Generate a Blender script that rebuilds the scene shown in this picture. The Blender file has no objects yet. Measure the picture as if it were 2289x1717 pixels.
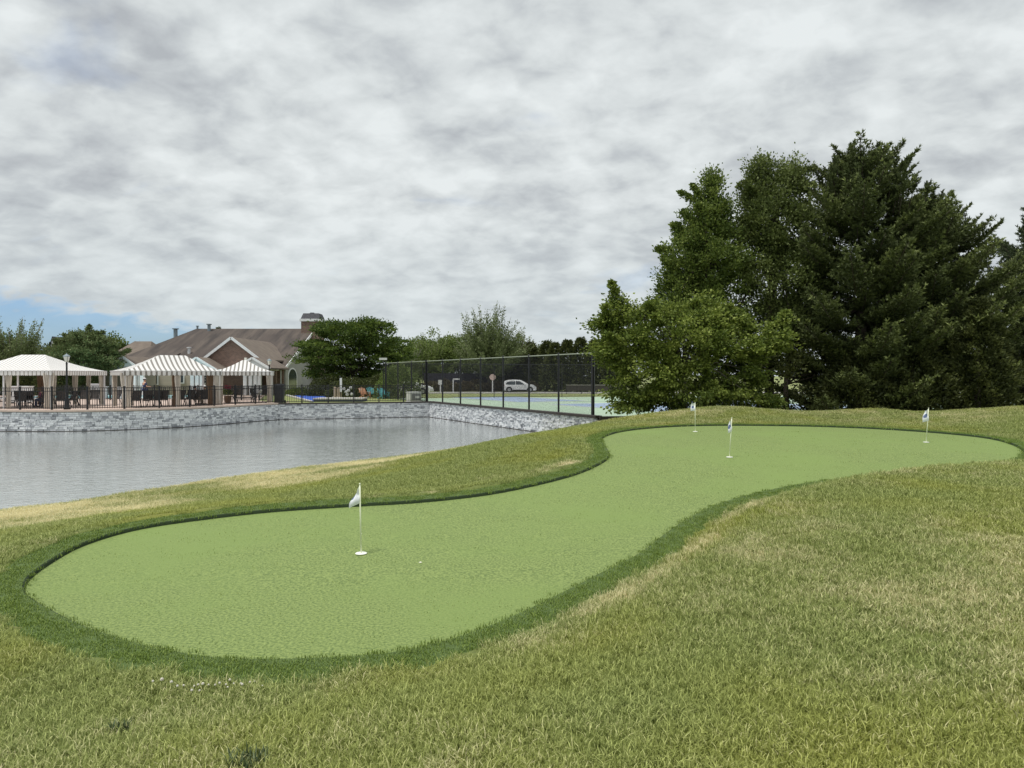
import bpy, bmesh, math, random
import numpy as np
from mathutils import Vector, Matrix, noise as mnoise
R = math.radians
PI = math.pi
random.seed(11); rng = np.random.default_rng(11)
sc = bpy.context.scene
col = bpy.data.collections.new("scene"); sc.collection.children.link(col)

# ------------------------------------------------------------------ camera, sky, sun, exposure
EYE = 1.97; FPX = 1588.0; CX = 1144.5; HY = 840.0
cd = bpy.data.cameras.new("camera"); cam = bpy.data.objects.new("camera", cd); col.objects.link(cam)
cd.sensor_width = 36; cd.sensor_fit = 'HORIZONTAL'; cd.lens = 36 * FPX / 2289.0
cd.clip_start = .05; cd.clip_end = 6000
cam.location = (0, 0, EYE); cam.rotation_euler = (R(90) - math.atan((858.5 - HY) / FPX), 0, 0)
sc.camera = cam

SUN_EL, SUN_AZ = 72, 235      # azimuth measured from +Y towards +X
w = bpy.data.worlds.new("World"); sc.world = w; w.use_nodes = True
def world():
    nt = w.node_tree; nt.nodes.clear(); L = nt.links.new
    def n(t, **k):
        x = nt.nodes.new(t)
        for a, b in k.items(): setattr(x, a, b)
        return x
    def math_(op, a, b=None, c=None, clamp=False):
        x = n('ShaderNodeMath', operation=op, use_clamp=clamp)
        for i, v in enumerate((a, b, c)):
            if v is None: continue
            if isinstance(v, (int, float)): x.inputs[i].default_value = v
            else: L(v, x.inputs[i])
        return x.outputs[0]
    out = n('ShaderNodeOutputWorld'); bg = n('ShaderNodeBackground'); bg.inputs[1].default_value = .073
    sky = n('ShaderNodeTexSky', sky_type='NISHITA'); sky.sun_disc = False
    sky.sun_elevation = R(SUN_EL); sky.sun_rotation = R(SUN_AZ); sky.air_density = 1.0; sky.dust_density = 1.2; sky.ozone_density = 1.6
    tc = n('ShaderNodeTexCoord'); sep = n('ShaderNodeSeparateXYZ'); L(tc.outputs['Generated'], sep.inputs[0])
    X, Y, Z = sep.outputs
    zz = math_('ADD', math_('MAXIMUM', Z, 0.0), .34)
    u = math_('DIVIDE', X, zz); v = math_('DIVIDE', Y, zz)
    cmb = n('ShaderNodeCombineXYZ'); L(u, cmb.inputs[0]); L(v, cmb.inputs[1])
    def fbm(scale, det, rough, off, dist=0.0, st=(1, 1, 1), rot=0):
        mp = n('ShaderNodeMapping'); L(cmb.outputs[0], mp.inputs[0]); mp.inputs['Location'].default_value = off; mp.inputs['Scale'].default_value = st
        mp.inputs['Rotation'].default_value = (0, 0, R(rot))
        x = n('ShaderNodeTexNoise'); L(mp.outputs[0], x.inputs['Vector']); x.inputs['Scale'].default_value = scale
        x.inputs['Detail'].default_value = det; x.inputs['Roughness'].default_value = rough; x.inputs['Distortion'].default_value = dist
        return x.outputs['Fac']
    a = fbm(5.0, 6, .52, (3.1, 1.7, 0), .2, (1, 1.1, 1), 20)
    b = fbm(1.2, 3, .5, (8.3, 4.2, 0), 0)
    c = fbm(12.0, 4, .52, (1.3, 9.2, 0), .3, (1, 1.15, 1), 25)
    s = math_('ADD', math_('ADD', math_('MULTIPLY', a, .56), math_('MULTIPLY', b, .34)), math_('MULTIPLY', c, .34))
    ramp = n('ShaderNodeValToRGB'); L(s, ramp.inputs[0])
    e = ramp.color_ramp.elements
    e[0].position = .46; e[0].color = (3.1, 3.3, 3.5, 1)
    e[1].position = .74; e[1].color = (5.5, 5.8, 5.85, 1)
    m_ = ramp.color_ramp.elements.new(.545); m_.color = (3.8, 4.05, 4.2, 1)
    m2 = ramp.color_ramp.elements.new(.625); m2.color = (4.6, 4.88, 4.95, 1)
    # towards the horizon the deck of cloud thins into an even pale veil
    hz = n('ShaderNodeMapRange'); L(Z, hz.inputs[0]); hz.inputs[1].default_value = .0; hz.inputs[2].default_value = .24; hz.inputs[3].default_value = .62; hz.inputs[4].default_value = 0
    mixh = n('ShaderNodeMix', data_type='RGBA'); L(hz.outputs[0], mixh.inputs[0]); L(ramp.outputs[0], mixh.inputs[6]); mixh.inputs[7].default_value = (4.1, 4.6, 4.8, 1)
    # open blue gap low on the left, faint thin spots elsewhere
    gx = n('ShaderNodeMapRange', interpolation_type='SMOOTHSTEP'); L(X, gx.inputs[0]); gx.inputs[1].default_value = -.42; gx.inputs[2].default_value = -.18; gx.inputs[3].default_value = 1; gx.inputs[4].default_value = 0
    lim = math_('ADD', math_('MULTIPLY', X, -.175), .0)
    gz = math_('DIVIDE', math_('SUBTRACT', lim, Z), .022)
    gz = math_('ADD', gz, math_('MULTIPLY', math_('SUBTRACT', c, .5), 3.0), clamp=True)
    gap = math_('MULTIPLY', gz, gx.outputs[0], clamp=True)
    thin = fbm(1.9, 4, .6, (5.7, 2.1, 0), .4, (1, 1.6, 1))
    th = n('ShaderNodeMapRange', interpolation_type='SMOOTHSTEP'); L(thin, th.inputs[0]); th.inputs[1].default_value = .60; th.inputs[2].default_value = .74; th.inputs[3].default_value = 0; th.inputs[4].default_value = .2
    cov = math_('MAXIMUM', math_('MULTIPLY', gap, .80), th.outputs[0])
    mx = n('ShaderNodeMix', data_type='RGBA'); L(cov, mx.inputs[0]); tn = n('ShaderNodeMix', data_type='RGBA', blend_type='MULTIPLY'); tn.inputs[0].default_value = 1; L(sky.outputs[0], tn.inputs[6]); tn.inputs[7].default_value = (.52, .72, 1.0, 1)
    L(mixh.outputs[2], mx.inputs[6]); L(tn.outputs[2], mx.inputs[7])
    L(mx.outputs[2], bg.inputs[0]); L(bg.outputs[0], out.inputs[0])
world()
sd_ = bpy.data.lights.new("sun", 'SUN'); sd_.energy = 1.5; sd_.angle = R(12); sd_.color = (1, .96, .9)
sun = bpy.data.objects.new("sun", sd_); col.objects.link(sun); sun.location = (20, 30, 60)
dv = Vector((math.sin(R(SUN_AZ)) * math.cos(R(SUN_EL)), math.cos(R(SUN_AZ)) * math.cos(R(SUN_EL)), math.sin(R(SUN_EL))))
sun.rotation_euler = dv.to_track_quat('Z', 'Y').to_euler()
sc.view_settings.view_transform = 'Standard'; sc.view_settings.look = 'None'; sc.view_settings.gamma = 1
sc.view_settings.use_curve_mapping = False; sc.view_settings.exposure = 1.0
sc.render.engine = 'CYCLES'
sc.cycles.max_bounces = 8; sc.cycles.diffuse_bounces = 3; sc.cycles.transparent_max_bounces = 24; sc.cycles.glossy_bounces = 3
sc.cycles.use_denoising = True; sc.cycles.caustics_reflective = False; sc.cycles.caustics_refractive = False

# ------------------------------------------------------------------ helpers
def at(px, py, Y):
    "a measured point of the place at distance Y"
    return Vector(((px - CX) * Y / FPX, Y, EYE - (py - HY) * Y / FPX))
def gx(px, Y): return (px - CX) * Y / FPX
def tag(o, label=None, cat=None, group=None, kind=None):
    if label: o['label'] = label
    if cat: o['category'] = cat
    if group: o['group'] = group
    if kind: o['kind'] = kind
    return o
def empty(name, loc=(0, 0, 0), rz=0, label=None, cat=None, group=None):
    o = bpy.data.objects.new(name, None); col.objects.link(o); o.location = loc; o.rotation_euler = (0, 0, rz); o.empty_display_size = .2
    return tag(o, label, cat, group)
def kids(o): return [x for x in bpy.data.objects if x.parent == o]
KID = {}
def copy_tree(o, loc, rz, label, group=None, scale=None):
    def rec(s, p):
        c = s.copy(); col.objects.link(c); c.parent = p
        KID.setdefault(p, []).append(c) if p else None
        for ch in KID.get(s, []): rec(ch, c)
        return c
    c = rec(o, None); c.location = loc; c.rotation_euler = (0, 0, rz)
    if scale: c.scale = (scale,) * 3
    c['label'] = label
    if group: c['group'] = group
    return c
def link(name, me, m=None, parent=None):
    if isinstance(m, (list, tuple)):
        for x in m: me.materials.append(x)
    elif m: me.materials.append(m)
    o = bpy.data.objects.new(name, me); col.objects.link(o)
    if parent:
        o.parent = parent; KID.setdefault(parent, []).append(o)
    return o

class MB:
    def __init__(s): s.v = []; s.f = []; s.mi = []
    def add(s, vs, fs, mi=0):
        b = len(s.v); s.v += [tuple(x) for x in vs]; s.f += [tuple(b + i for i in f) for f in fs]; s.mi += [mi] * len(fs); return s
    def box(s, x0, y0, z0, x1, y1, z1, rz=0, c=None, mi=0):
        vs = [(x, y, z) for z in (z0, z1) for y in (y0, y1) for x in (x0, x1)]
        if rz:
            cx, cy = c if c else ((x0 + x1) / 2, (y0 + y1) / 2); ca, sa = math.cos(rz), math.sin(rz)
            vs = [(cx + (x - cx) * ca - (y - cy) * sa, cy + (x - cx) * sa + (y - cy) * ca, z) for x, y, z in vs]
        return s.add(vs, [(0, 2, 3, 1), (4, 5, 7, 6), (0, 1, 5, 4), (1, 3, 7, 5), (3, 2, 6, 7), (2, 0, 4, 6)], mi)
    def bar(s, a, b, wd, h=None, mi=0, up=(0, 0, 1)):
        a = Vector(a); b = Vector(b); d = (b - a).normalized(); h = h or wd
        u = Vector(up)
        if abs(d.dot(u)) > .98: u = Vector((0, 1, 0))
        sx = d.cross(u).normalized() * wd / 2; sy = sx.cross(d).normalized() * h / 2
        vs = [p + i * sx + j * sy for p in (a, b) for i, j in ((-1, -1), (1, -1), (1, 1), (-1, 1))]
        return s.add(vs, [(3, 2, 1, 0), (4, 5, 6, 7), (0, 1, 5, 4), (1, 2, 6, 5), (2, 3, 7, 6), (3, 0, 4, 7)], mi)
    def tube(s, pts, rad, n=8, mi=0, cap=True):
        pts = [Vector(p) for p in pts]
        if not hasattr(rad, '__len__'): rad = [rad] * len(pts)
        rings = []
        for i, p in enumerate(pts):
            d = (pts[min(i + 1, len(pts) - 1)] - pts[max(i - 1, 0)]).normalized()
            u = Vector((0, 0, 1)) if abs(d.z) < .9 else Vector((1, 0, 0))
            a = d.cross(u).normalized(); b = d.cross(a).normalized()
            rings.append([p + float(rad[i]) * (math.cos(2 * PI * k / n) * a + math.sin(2 * PI * k / n) * b) for k in range(n)])
        vs = [q for r in rings for q in r]; fs = []
        for i in range(len(pts) - 1):
            for k in range(n):
                k2 = (k + 1) % n; fs.append((i * n + k, i * n + k2, (i + 1) * n + k2, (i + 1) * n + k))
        if cap: fs.append(tuple(range(n))[::-1]); fs.append(tuple((len(pts) - 1) * n + k for k in range(n)))
        return s.add(vs, fs, mi)
    def lathe(s, prof, c=(0, 0, 0), n=16, mi=0):
        vs = [(c[0] + r * math.cos(2 * PI * k / n), c[1] + r * math.sin(2 * PI * k / n), c[2] + z) for r, z in prof for k in range(n)]
        fs = []
        for i in range(len(prof) - 1):
            for k in range(n):
                k2 = (k + 1) % n; fs.append((i * n + k, i * n + k2, (i + 1) * n + k2, (i + 1) * n + k))
        fs.append(tuple(range(n))[::-1]); fs.append(tuple((len(prof) - 1) * n + k for k in range(n)))
        return s.add(vs, fs, mi)
    def prism(s, poly, y0, y1, mi=0):   # poly in x,z
        n = len(poly); vs = [(x, y0, z) for x, z in poly] + [(x, y1, z) for x, z in poly]
        fs = [tuple(range(n)), tuple(range(n, 2 * n))[::-1]] + [((i + 1) % n, i, n + i, n + (i + 1) % n) for i in range(n)]
        return s.add(vs, fs, mi)
    def slab(s, poly, z0, z1, mi=0):    # poly in x,y
        n = len(poly); vs = [(x, y, z0) for x, y in poly] + [(x, y, z1) for x, y in poly]
        fs = [tuple(range(n))[::-1], tuple(range(n, 2 * n))] + [(i, (i + 1) % n, n + (i + 1) % n, n + i) for i in range(n)]
        return s.add(vs, fs, mi)
    def sheet(s, poly, z, mi=0): return s.add([(x, y, z) for x, y in poly], [tuple(range(len(poly)))], mi)
    def build(s, name, m, parent=None, smooth=False, fix=True):
        me = bpy.data.meshes.new(name); me.from_pydata(s.v, [], s.f)
        me.polygons.foreach_set('material_index', s.mi)
        if fix:
            bm = bmesh.new(); bm.from_mesh(me); bmesh.ops.recalc_face_normals(bm, faces=bm.faces); bm.to_mesh(me); bm.free()
        if smooth: me.polygons.foreach_set('use_smooth', [True] * len(me.polygons))
        me.update()
        return link(name, me, m, parent)

# ------------------------------------------------------------------ materials
def mat(name, c, rough=.8, c2=None, scale=8, lo=.35, hi=.65, bump=0, bscale=None, metal=0, spec=.5, coords='pos', det=5, c3=None, s3=1, stretch=None, trans=0):
    m = bpy.data.materials.new(name); m.use_nodes = True; nt = m.node_tree; p = nt.nodes['Principled BSDF']; L = nt.links.new
    p.inputs['Roughness'].default_value = rough; p.inputs['Metallic'].default_value = metal; p.inputs['Specular IOR Level'].default_value = spec
    p.inputs['Base Color'].default_value = (*c, 1)
    def n(t, **k):
        x = nt.nodes.new(t)
        for a, b in k.items(): setattr(x, a, b)
        return x
    if coords == 'pos': src = n('ShaderNodeNewGeometry').outputs['Position']
    else: src = n('ShaderNodeTexCoord').outputs['Object']
    if stretch:
        mp = n('ShaderNodeMapping'); L(src, mp.inputs[0]); mp.inputs['Scale'].default_value = stretch; src = mp.outputs[0]
    cur = None
    def noise(sc_, d=det, r=.6):
        x = n('ShaderNodeTexNoise'); L(src, x.inputs['Vector']); x.inputs['Scale'].default_value = sc_; x.inputs['Detail'].default_value = d; x.inputs['Roughness'].default_value = r
        return x.outputs['Fac']
    def mix(fac, a, b):
        x = n('ShaderNodeMix', data_type='RGBA'); L(fac, x.inputs[0])
        for i, v in ((6, a), (7, b)):
            if isinstance(v, tuple): x.inputs[i].default_value = (*v, 1)
            else: L(v, x.inputs[i])
        return x.outputs[2]
    def mr(f, a, b):
        x = n('ShaderNodeMapRange'); L(f, x.inputs[0]); x.inputs[1].default_value = a; x.inputs[2].default_value = b; return x.outputs[0]
    if c2: cur = mix(mr(noise(scale), lo, hi), tuple(c), tuple(c2))
    if c3: cur = mix(mr(noise(s3, 3), .45, .65), cur, tuple(c3))
    if cur: L(cur, p.inputs['Base Color'])
    if bump:
        b = n('ShaderNodeBump'); b.inputs['Strength'].default_value = bump; b.inputs['Distance'].default_value = .02
        L(noise(bscale or scale * 2), b.inputs['Height']); L(b.outputs[0], p.inputs['Normal'])
    return m
M = {}
M['black'] = mat('black_metal', (.012, .012, .014), .45)
M['white'] = mat('white_paint', (.78, .79, .8), .5, (.68, .69, .7), 3)
M['pole'] = mat('pole_white', (.80, .84, .62), .45)
M['disc'] = mat('cup_disc_white', (.86, .87, .80), .5)
M['flag'] = mat('flag_cloth', (.86, .88, .93), .75, (.8, .82, .88), 30)
M['emblem'] = mat('emblem_blue', (.10, .14, .26), .7)
M['stonebase'] = mat('wall_core', (.36, .36, .37), .9, (.2, .2, .21), 9)
M['stone_l'] = mat('stone_pale', (.86, .87, .89), .85, (.68, .69, .72), 6, bump=.5, bscale=20)
M['stone_m'] = mat('stone_mid', (.62, .63, .66), .85, (.48, .49, .53), 6, bump=.5, bscale=20)
M['stone_d'] = mat('stone_dark', (.40, .41, .44), .85, (.29, .30, .33), 6, bump=.5, bscale=20)
M['coping'] = mat('coping', (.62, .49, .41), .8, (.52, .41, .35), 5)
M['darkcap'] = mat('dark_cap', (.035, .03, .028), .8, (.06, .05, .045), 4)
M['paver'] = mat('pavers', (.50, .38, .32), .85, (.40, .31, .26), 2.2, c3=(.54, .43, .37), s3=.8)
M['lawn_far'] = mat('lawn_far', (.17, .22, .06), .95, (.26, .27, .11), .7, bump=.3, bscale=20)
M['farground'] = mat('far_ground', (.12, .15, .06), .95, (.17, .17, .09), .2)
M['asphalt'] = mat('asphalt', (.18, .18, .18), .9, (.23, .23, .22), 2)
M['kerb'] = mat('kerb', (.55, .53, .50), .85, (.45, .44, .42), 2)
M['court_g'] = mat('court_green', (.30, .41, .30), .8, (.33, .44, .32), .6, c3=(.35, .44, .34), s3=.25)
M['court_b'] = mat('court_blue', (.21, .29, .41), .8, (.25, .32, .43), .6)
M['line'] = mat('court_line', (.75, .77, .78), .7)
M['bark'] = mat('bark', (.09, .07, .055), .9, (.05, .04, .03), 5, bump=.6, bscale=14)
M['barkl'] = mat('bark_grey', (.2, .18, .15), .9, (.12, .11, .09), 5, bump=.5, bscale=14)
M['curtain'] = mat('curtain', (.82, .76, .66), .85, (.44, .40, .35), 9, .42, .56, stretch=(3.2, 3.2, .05))
M['curtain_d'] = mat('curtain_lining', (.20, .13, .08), .9)
M['sling'] = mat('sling_mesh', (.05, .042, .04), .8, (.07, .06, .055), 4)
M['siding'] = mat('siding', (.42, .37, .30), .8, (.37, .33, .27), 1, stretch=(.3, .3, 6))
M['render_wall'] = mat('pale_wall', (.33, .33, .31), .85, (.28, .28, .27), 1)
M['shingle'] = mat('shingles', (.105, .084, .070), .9, (.042, .034, .031), .8, .38, .62, bump=.4, bscale=9, c3=(.075, .059, .051), s3=.5, stretch=(1.3, .22, .22))
M['shingle_t'] = mat('shingles_tan', (.185, .15, .12), .9, (.14, .112, .092), 1.2, bump=.4, bscale=9)
M['shingle_c'] = mat('shingles_chimney', (.06, .06, .07), .9, (.10, .10, .11), 6)
M['vent'] = mat('vent_metal', (.22, .27, .30), .5)
M['glass'] = mat('window_glass', (.02, .025, .03), .08, (.05, .065, .07), 1.1, spec=.8)
M['bin'] = mat('bin_plastic', (.018, .019, .024), .5, (.03, .03, .035), 3)
M['teal'] = mat('teal_paint', (.09, .33, .36), .6)
M['orange'] = mat('orange_paint', (.48, .24, .14), .6)
M['ac'] = mat('ac_casing', (.66, .66, .64), .6, (.56, .56, .55), 4)
M['grille'] = mat('ac_grille', (.22, .22, .23), .6)
M['poolwater'] = mat('pool_water', (.25, .72, .78), .1, (.4, .82, .86), 2)
M['bluecourt'] = mat('blue_surface', (.03, .09, .44), .7, (.04, .12, .5), 1)
M['tanblock'] = mat('tan_block', (.50, .42, .34), .85, (.4, .33, .27), 3)
M['skin'] = mat('skin', (.55, .33, .24), .6)
M['hair'] = mat('hair_dark', (.06, .045, .045), .8)
M['navy'] = mat('navy_cloth', (.035, .05, .12), .9)
M['maroon'] = mat('maroon_cloth', (.22, .06, .11), .9)
M['whitecloth'] = mat('white_cloth', (.74, .74, .75), .9)
M['khaki'] = mat('khaki_cloth', (.3, .26, .2), .9)
M['carpaint'] = mat('car_paint_white', (.76, .77, .78), .22, spec=.7)
M['tyre'] = mat('tyre_rubber', (.018, .018, .018), .85)
M['rim'] = mat('alloy_rim', (.45, .46, .47), .35, metal=.6)
M['lampglass'] = mat('lamp_glass', (.80, .78, .70), .3)
M['headlamp'] = mat('headlamp_glass', (.6, .62, .64), .15)
M['tail'] = mat('tail_lamp_red', (.35, .02, .02), .3)
M['signback'] = mat('sign_metal_back', (.66, .50, .47), .6)
M['signwhite'] = mat('sign_white', (.7, .7, .7), .6)
M['flower'] = mat('clover_petal', (.78, .76, .68), .8, (.62, .52, .42), 60, .55, .7)
M['redflower'] = mat('red_petal', (.32, .04, .07), .8)
M['greyposts'] = mat('grey_rail', (.28, .31, .24), .6)
M['woodpost'] = mat('wood_post', (.42, .33, .24), .85)

def brick_mat():
    m = mat('brickwork', (.30, .15, .11), .9); nt = m.node_tree; L = nt.links.new; p = nt.nodes['Principled BSDF']
    g = nt.nodes.new('ShaderNodeNewGeometry'); sp = nt.nodes.new('ShaderNodeSeparateXYZ'); L(g.outputs['Position'], sp.inputs[0])
    ad = nt.nodes.new('ShaderNodeMath'); L(sp.outputs[0], ad.inputs[0]); L(sp.outputs[1], ad.inputs[1])
    cb = nt.nodes.new('ShaderNodeCombineXYZ'); L(ad.outputs[0], cb.inputs[0]); L(sp.outputs[2], cb.inputs[1])
    b = nt.nodes.new('ShaderNodeTexBrick'); L(cb.outputs[0], b.inputs['Vector']); b.inputs['Scale'].default_value = 2.2
    b.inputs['Color1'].default_value = (.235, .15, .115, 1); b.inputs['Color2'].default_value = (.15, .10, .08, 1); b.inputs['Mortar'].default_value = (.27, .23, .20, 1)
    b.inputs['Mortar Size'].default_value = .012
    L(b.outputs[0], p.inputs['Base Color']); return m
M['brick'] = brick_mat()

def stripe_mat(name, axis, period, ratio, dark, pale=(.88, .88, .87)):
    m = mat(name, pale, .8); nt = m.node_tree; L = nt.links.new; p = nt.nodes['Principled BSDF']
    g = nt.nodes.new('ShaderNodeTexCoord'); sp = nt.nodes.new('ShaderNodeSeparateXYZ'); L(g.outputs['Object'], sp.inputs[0])
    a = nt.nodes.new('ShaderNodeMath'); a.operation = 'ADD'; L(sp.outputs[axis], a.inputs[0]); a.inputs[1].default_value = 40 * period + period * .3
    a2 = nt.nodes.new('ShaderNodeMath'); a2.operation = 'MODULO'; L(a.outputs[0], a2.inputs[0]); a2.inputs[1].default_value = period
    c = nt.nodes.new('ShaderNodeMath'); c.operation = 'LESS_THAN'; L(a2.outputs[0], c.inputs[0]); c.inputs[1].default_value = period * ratio
    x = nt.nodes.new('ShaderNodeMix'); x.data_type = 'RGBA'; L(c.outputs[0], x.inputs[0]); x.inputs[6].default_value = (*pale, 1); x.inputs[7].default_value = (*dark, 1)
    L(x.outputs[2], p.inputs['Base Color'])
    # thin canvas lets some light through
    t = nt.nodes.new('ShaderNodeBsdfTranslucent'); L(x.outputs[2], t.inputs[0]); ms = nt.nodes.new('ShaderNodeMixShader'); ms.inputs[0].default_value = .25
    o = nt.nodes['Material Output']; L(p.outputs[0], ms.inputs[1]); L(t.outputs[0], ms.inputs[2]); L(ms.outputs[0], o.inputs[0])
    return m

def leaf_mat(name, c1, c2, c3=None, trans=.3, rough=.6):
    "foliage: each leaf carries its own tint value; c1 dark, c2 usual, c3 fresh"
    m = bpy.data.materials.new(name); m.use_nodes = True; nt = m.node_tree; p = nt.nodes['Principled BSDF']; L = nt.links.new
    a = nt.nodes.new('ShaderNodeAttribute'); a.attribute_name = 'tint'
    r = nt.nodes.new('ShaderNodeValToRGB'); L(a.outputs['Fac'], r.inputs[0]); e = r.color_ramp.elements
    e[0].color = (*c1, 1); e[0].position = 0; e[1].color = (*(c3 or c2), 1); e[1].position = 1
    if c3: q = e.new(.55); q.color = (*c2, 1)
    L(r.outputs[0], p.inputs['Base Color']); p.inputs['Roughness'].default_value = rough; p.inputs['Specular IOR Level'].default_value = .3
    t = nt.nodes.new('ShaderNodeBsdfTranslucent'); L(r.outputs[0], t.inputs[0])
    ms = nt.nodes.new('ShaderNodeMixShader'); ms.inputs[0].default_value = trans
    o = nt.nodes['Material Output']; L(p.outputs[0], ms.inputs[1]); L(t.outputs[0], ms.inputs[2]); L(ms.outputs[0], o.inputs[0])
    return m

# ------------------------------------------------------------------ terrain
OUT = [(-4.39, 6.38), (-4.63, 6.79), (-4.78, 7.37), (-4.84, 8.03), (-4.58, 8.72), (-3.93, 9.21), (-3.17, 9.6), (-2.1, 9.9), (-1.35, 10.08), (-0.38, 10.54), (0.47, 11.29), (1.14, 12.08), (1.64, 13.0), (1.89, 13.75), (1.96, 14.6), (1.98, 15.67), (2.2, 16.92), (2.9, 18.6), (4.08, 19.95), (5.3, 20.66), (6.71, 20.84), (8.59, 20.48), (10.06, 19.45), (10.96, 17.82), (11.08, 16.28), (10.57, 14.76), (9.98, 13.9), (9.08, 13.08), (7.61, 12.38), (6.15, 11.9), (4.74, 11.29), (3.78, 10.68), (2.86, 9.9), (2.21, 9.05), (1.75, 8.3), (1.35, 7.58), (0.88, 6.95), (0.38, 6.23), (-0.02, 5.67), (-0.36, 5.28), (-0.68, 5.03), (-0.98, 4.9), (-1.44, 4.84), (-1.91, 4.84), (-2.35, 4.96), (-2.77, 5.15), (-3.3, 5.47), (-3.79, 5.84), (-4.14, 6.13)]
def catmull(P, n=8):
    P = [np.array(p, float) for p in P]; o = []; N = len(P)
    for i in range(N):
        a, b, c, d = P[i - 1], P[i], P[(i + 1) % N], P[(i + 2) % N]
        for k in range(n):
            t = k / n; o.append(.5 * ((2 * b) + (c - a) * t + (2 * a - 5 * b + 4 * c - d) * t * t + (3 * b - a - 3 * c + d) * t ** 3))
    return np.array(o)
OUTL = catmull(OUT)
for _ in range(6): OUTL = .5 * OUTL + .25 * (np.roll(OUTL, 1, 0) + np.roll(OUTL, -1, 0))
def zg(Y):
    t = np.clip((np.asarray(Y, float) - 6) / 11, 0, 1); return .5 * t * t * (3 - 2 * t)
def sdist(X, Y, poly=OUTL):
    "signed distance to the outline of the green, negative inside"
    X = np.asarray(X, float).ravel(); Y = np.asarray(Y, float).ravel()
    best = np.full(X.shape, 1e9); ins = np.zeros(X.shape, bool)
    A = poly; B = np.roll(poly, -1, 0)
    for (ax, ay), (bx, by) in zip(A, B):
        dx, dy = bx - ax, by - ay; L2 = dx * dx + dy * dy + 1e-12
        t = np.clip(((X - ax) * dx + (Y - ay) * dy) / L2, 0, 1)
        best = np.minimum(best, (X - ax - t * dx) ** 2 + (Y - ay - t * dy) ** 2)
        cr = ((ay > Y) != (by > Y)); 
        with np.errstate(divide='ignore', invalid='ignore'):
            ins ^= cr & (X < (bx - ax) * (Y - ay) / (by - ay + 1e-15) + ax)
    return np.where(ins, -1, 1) * np.sqrt(best)
WZ = -1.07
CTRL = [(0, 0, .37), (0, 2.5, .36), (-1.5, 3.2, .24), (-3, 2.5, .25), (-5, 4, .06), (-6, 6, -.02), (3, 3, .48), (6, 5, .60), (1.6, 5, .36), (2.6, 6.8, .42), (4.5, 8.4, .52), (8, 9, .64), (7, 11, .58), (10.5, 12.2, .62), (13, 15, .70), (13, 18, .72), (-1.6, 3.9, .10),
        (.8, 4.6, .26), (-3, 12, -.10), (-6, 9.6, -.12), (-1, 13.2, .06), (-8, 8, -.22), (-9.5, 12.2, -.72), (-7, 16, -.72), (-4.5, 20, -.66), (-2.6, 17, -.25), (0, 16, .26), (0, 20, .17), (.9, 18.5, .36), (-1.8, 20, -.20), (-2.2, 24, -.62), (.4, 24, -.06), (1.7, 24, .12), (2.2, 30, -.34), (2.8, 24, .33), (3.5, 30, -.08), (3.9, 33, -.27),
        (3.8, 24, .50), (4.8, 30, .15), (5.4, 28, .35), (7.6, 24.2, .86), (8.6, 27, .70), (10.5, 26, .54), (12.1, 24, .83), (14.4, 24, .68), (16.6, 23, .96), (20, 22, 1.0), (6, 22, .58), (9, 22, .58), (12, 21, .62), (3, 20.3, .50), (10, 30, .35), (15, 30, .35), (20, 30, .5), (7, 32, .1), (14, 34, .0), (20, 36, 0), (9, 36, -.1),
        (-12.2, 15.2, WZ), (-11.6, 16.1, WZ), (-10.35, 17.9, WZ), (-8.9, 20.5, WZ), (-6.9, 23.4, WZ), (-4.07, 26.9, WZ), (-2.6, 28.6, WZ), (-.5, 33, WZ), (1.0, 37.0, WZ), (-14.5, 11.5, WZ), (-17, 6, WZ), (-22, -2, WZ),
        (-17, 19, -2.1), (-13, 25, -2.1), (-8, 31, -2.1), (-5, 37, -2.1), (-22, 12, -2.1), (-28, 4, -2.1), (-30, 30, -2.2), (-15, 45, -2.2), (-40, 20, -2.2), (2.6, 37, -.9), (5, 38, -.5), (0, 45, -2),
        (0, -8, .4), (10, -6, .7), (-10, -6, -.1), (20, 5, .8), (28, 20, 1.0), (30, 36, .2), (0, -30, .4), (40, -20, .8), (-30, -25, -.6), (45, 10, .8), (60, 30, .8), (60, 60, -.5), (10, 60, -.6), (-50, -10, -1.4), (-60, 20, -2.2), (-60, 60, -2.2), (-20, 60, -2.2)]
CT = np.array(CTRL, float)
def tps(r2): return np.where(r2 > 0, r2 * np.log(r2 + 1e-12), 0)
_n = len(CT); K = tps(((CT[:, None, :2] - CT[None, :, :2]) ** 2).sum(-1)) + np.eye(_n) * .02
_A = np.zeros((_n + 3, _n + 3)); _A[:_n, :_n] = K; _A[:_n, _n] = 1; _A[:_n, _n + 1:] = CT[:, :2]; _A[_n, :_n] = 1; _A[_n + 1:, :_n] = CT[:, :2].T
_W = np.linalg.solve(_A, np.concatenate([CT[:, 2], [0, 0, 0]]))
def nat(X, Y):
    X = np.asarray(X, float); Y = np.asarray(Y, float); z = _W[_n] + _W[_n + 1] * X + _W[_n + 2] * Y
    for i in range(_n): z = z + _W[i] * tps((X - CT[i, 0]) ** 2 + (Y - CT[i, 1]) ** 2)
    return np.clip(z, -2.3, 1.4)
FW = .37
def sm(t): t = np.clip(t, 0, 1); return t * t * (3 - 2 * t)
def vnoise(X, Y, s, seed=0):
    return np.array([mnoise.noise(Vector((x * s + seed, y * s - seed, seed * .37))) for x, y in zip(np.ravel(X), np.ravel(Y))])
def ground(X, Y, sdv=None):
    X = np.ravel(X); Y = np.ravel(Y)
    if sdv is None: sdv = sdist(X, Y)
    h = nat(X, Y); edge = zg(Y) + .058
    t = sm((sdv - FW + .02) / .9)
    h = edge * (1 - t) + h * t
    return np.where(sdv < FW - .08, zg(Y) - .05, h)
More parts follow.
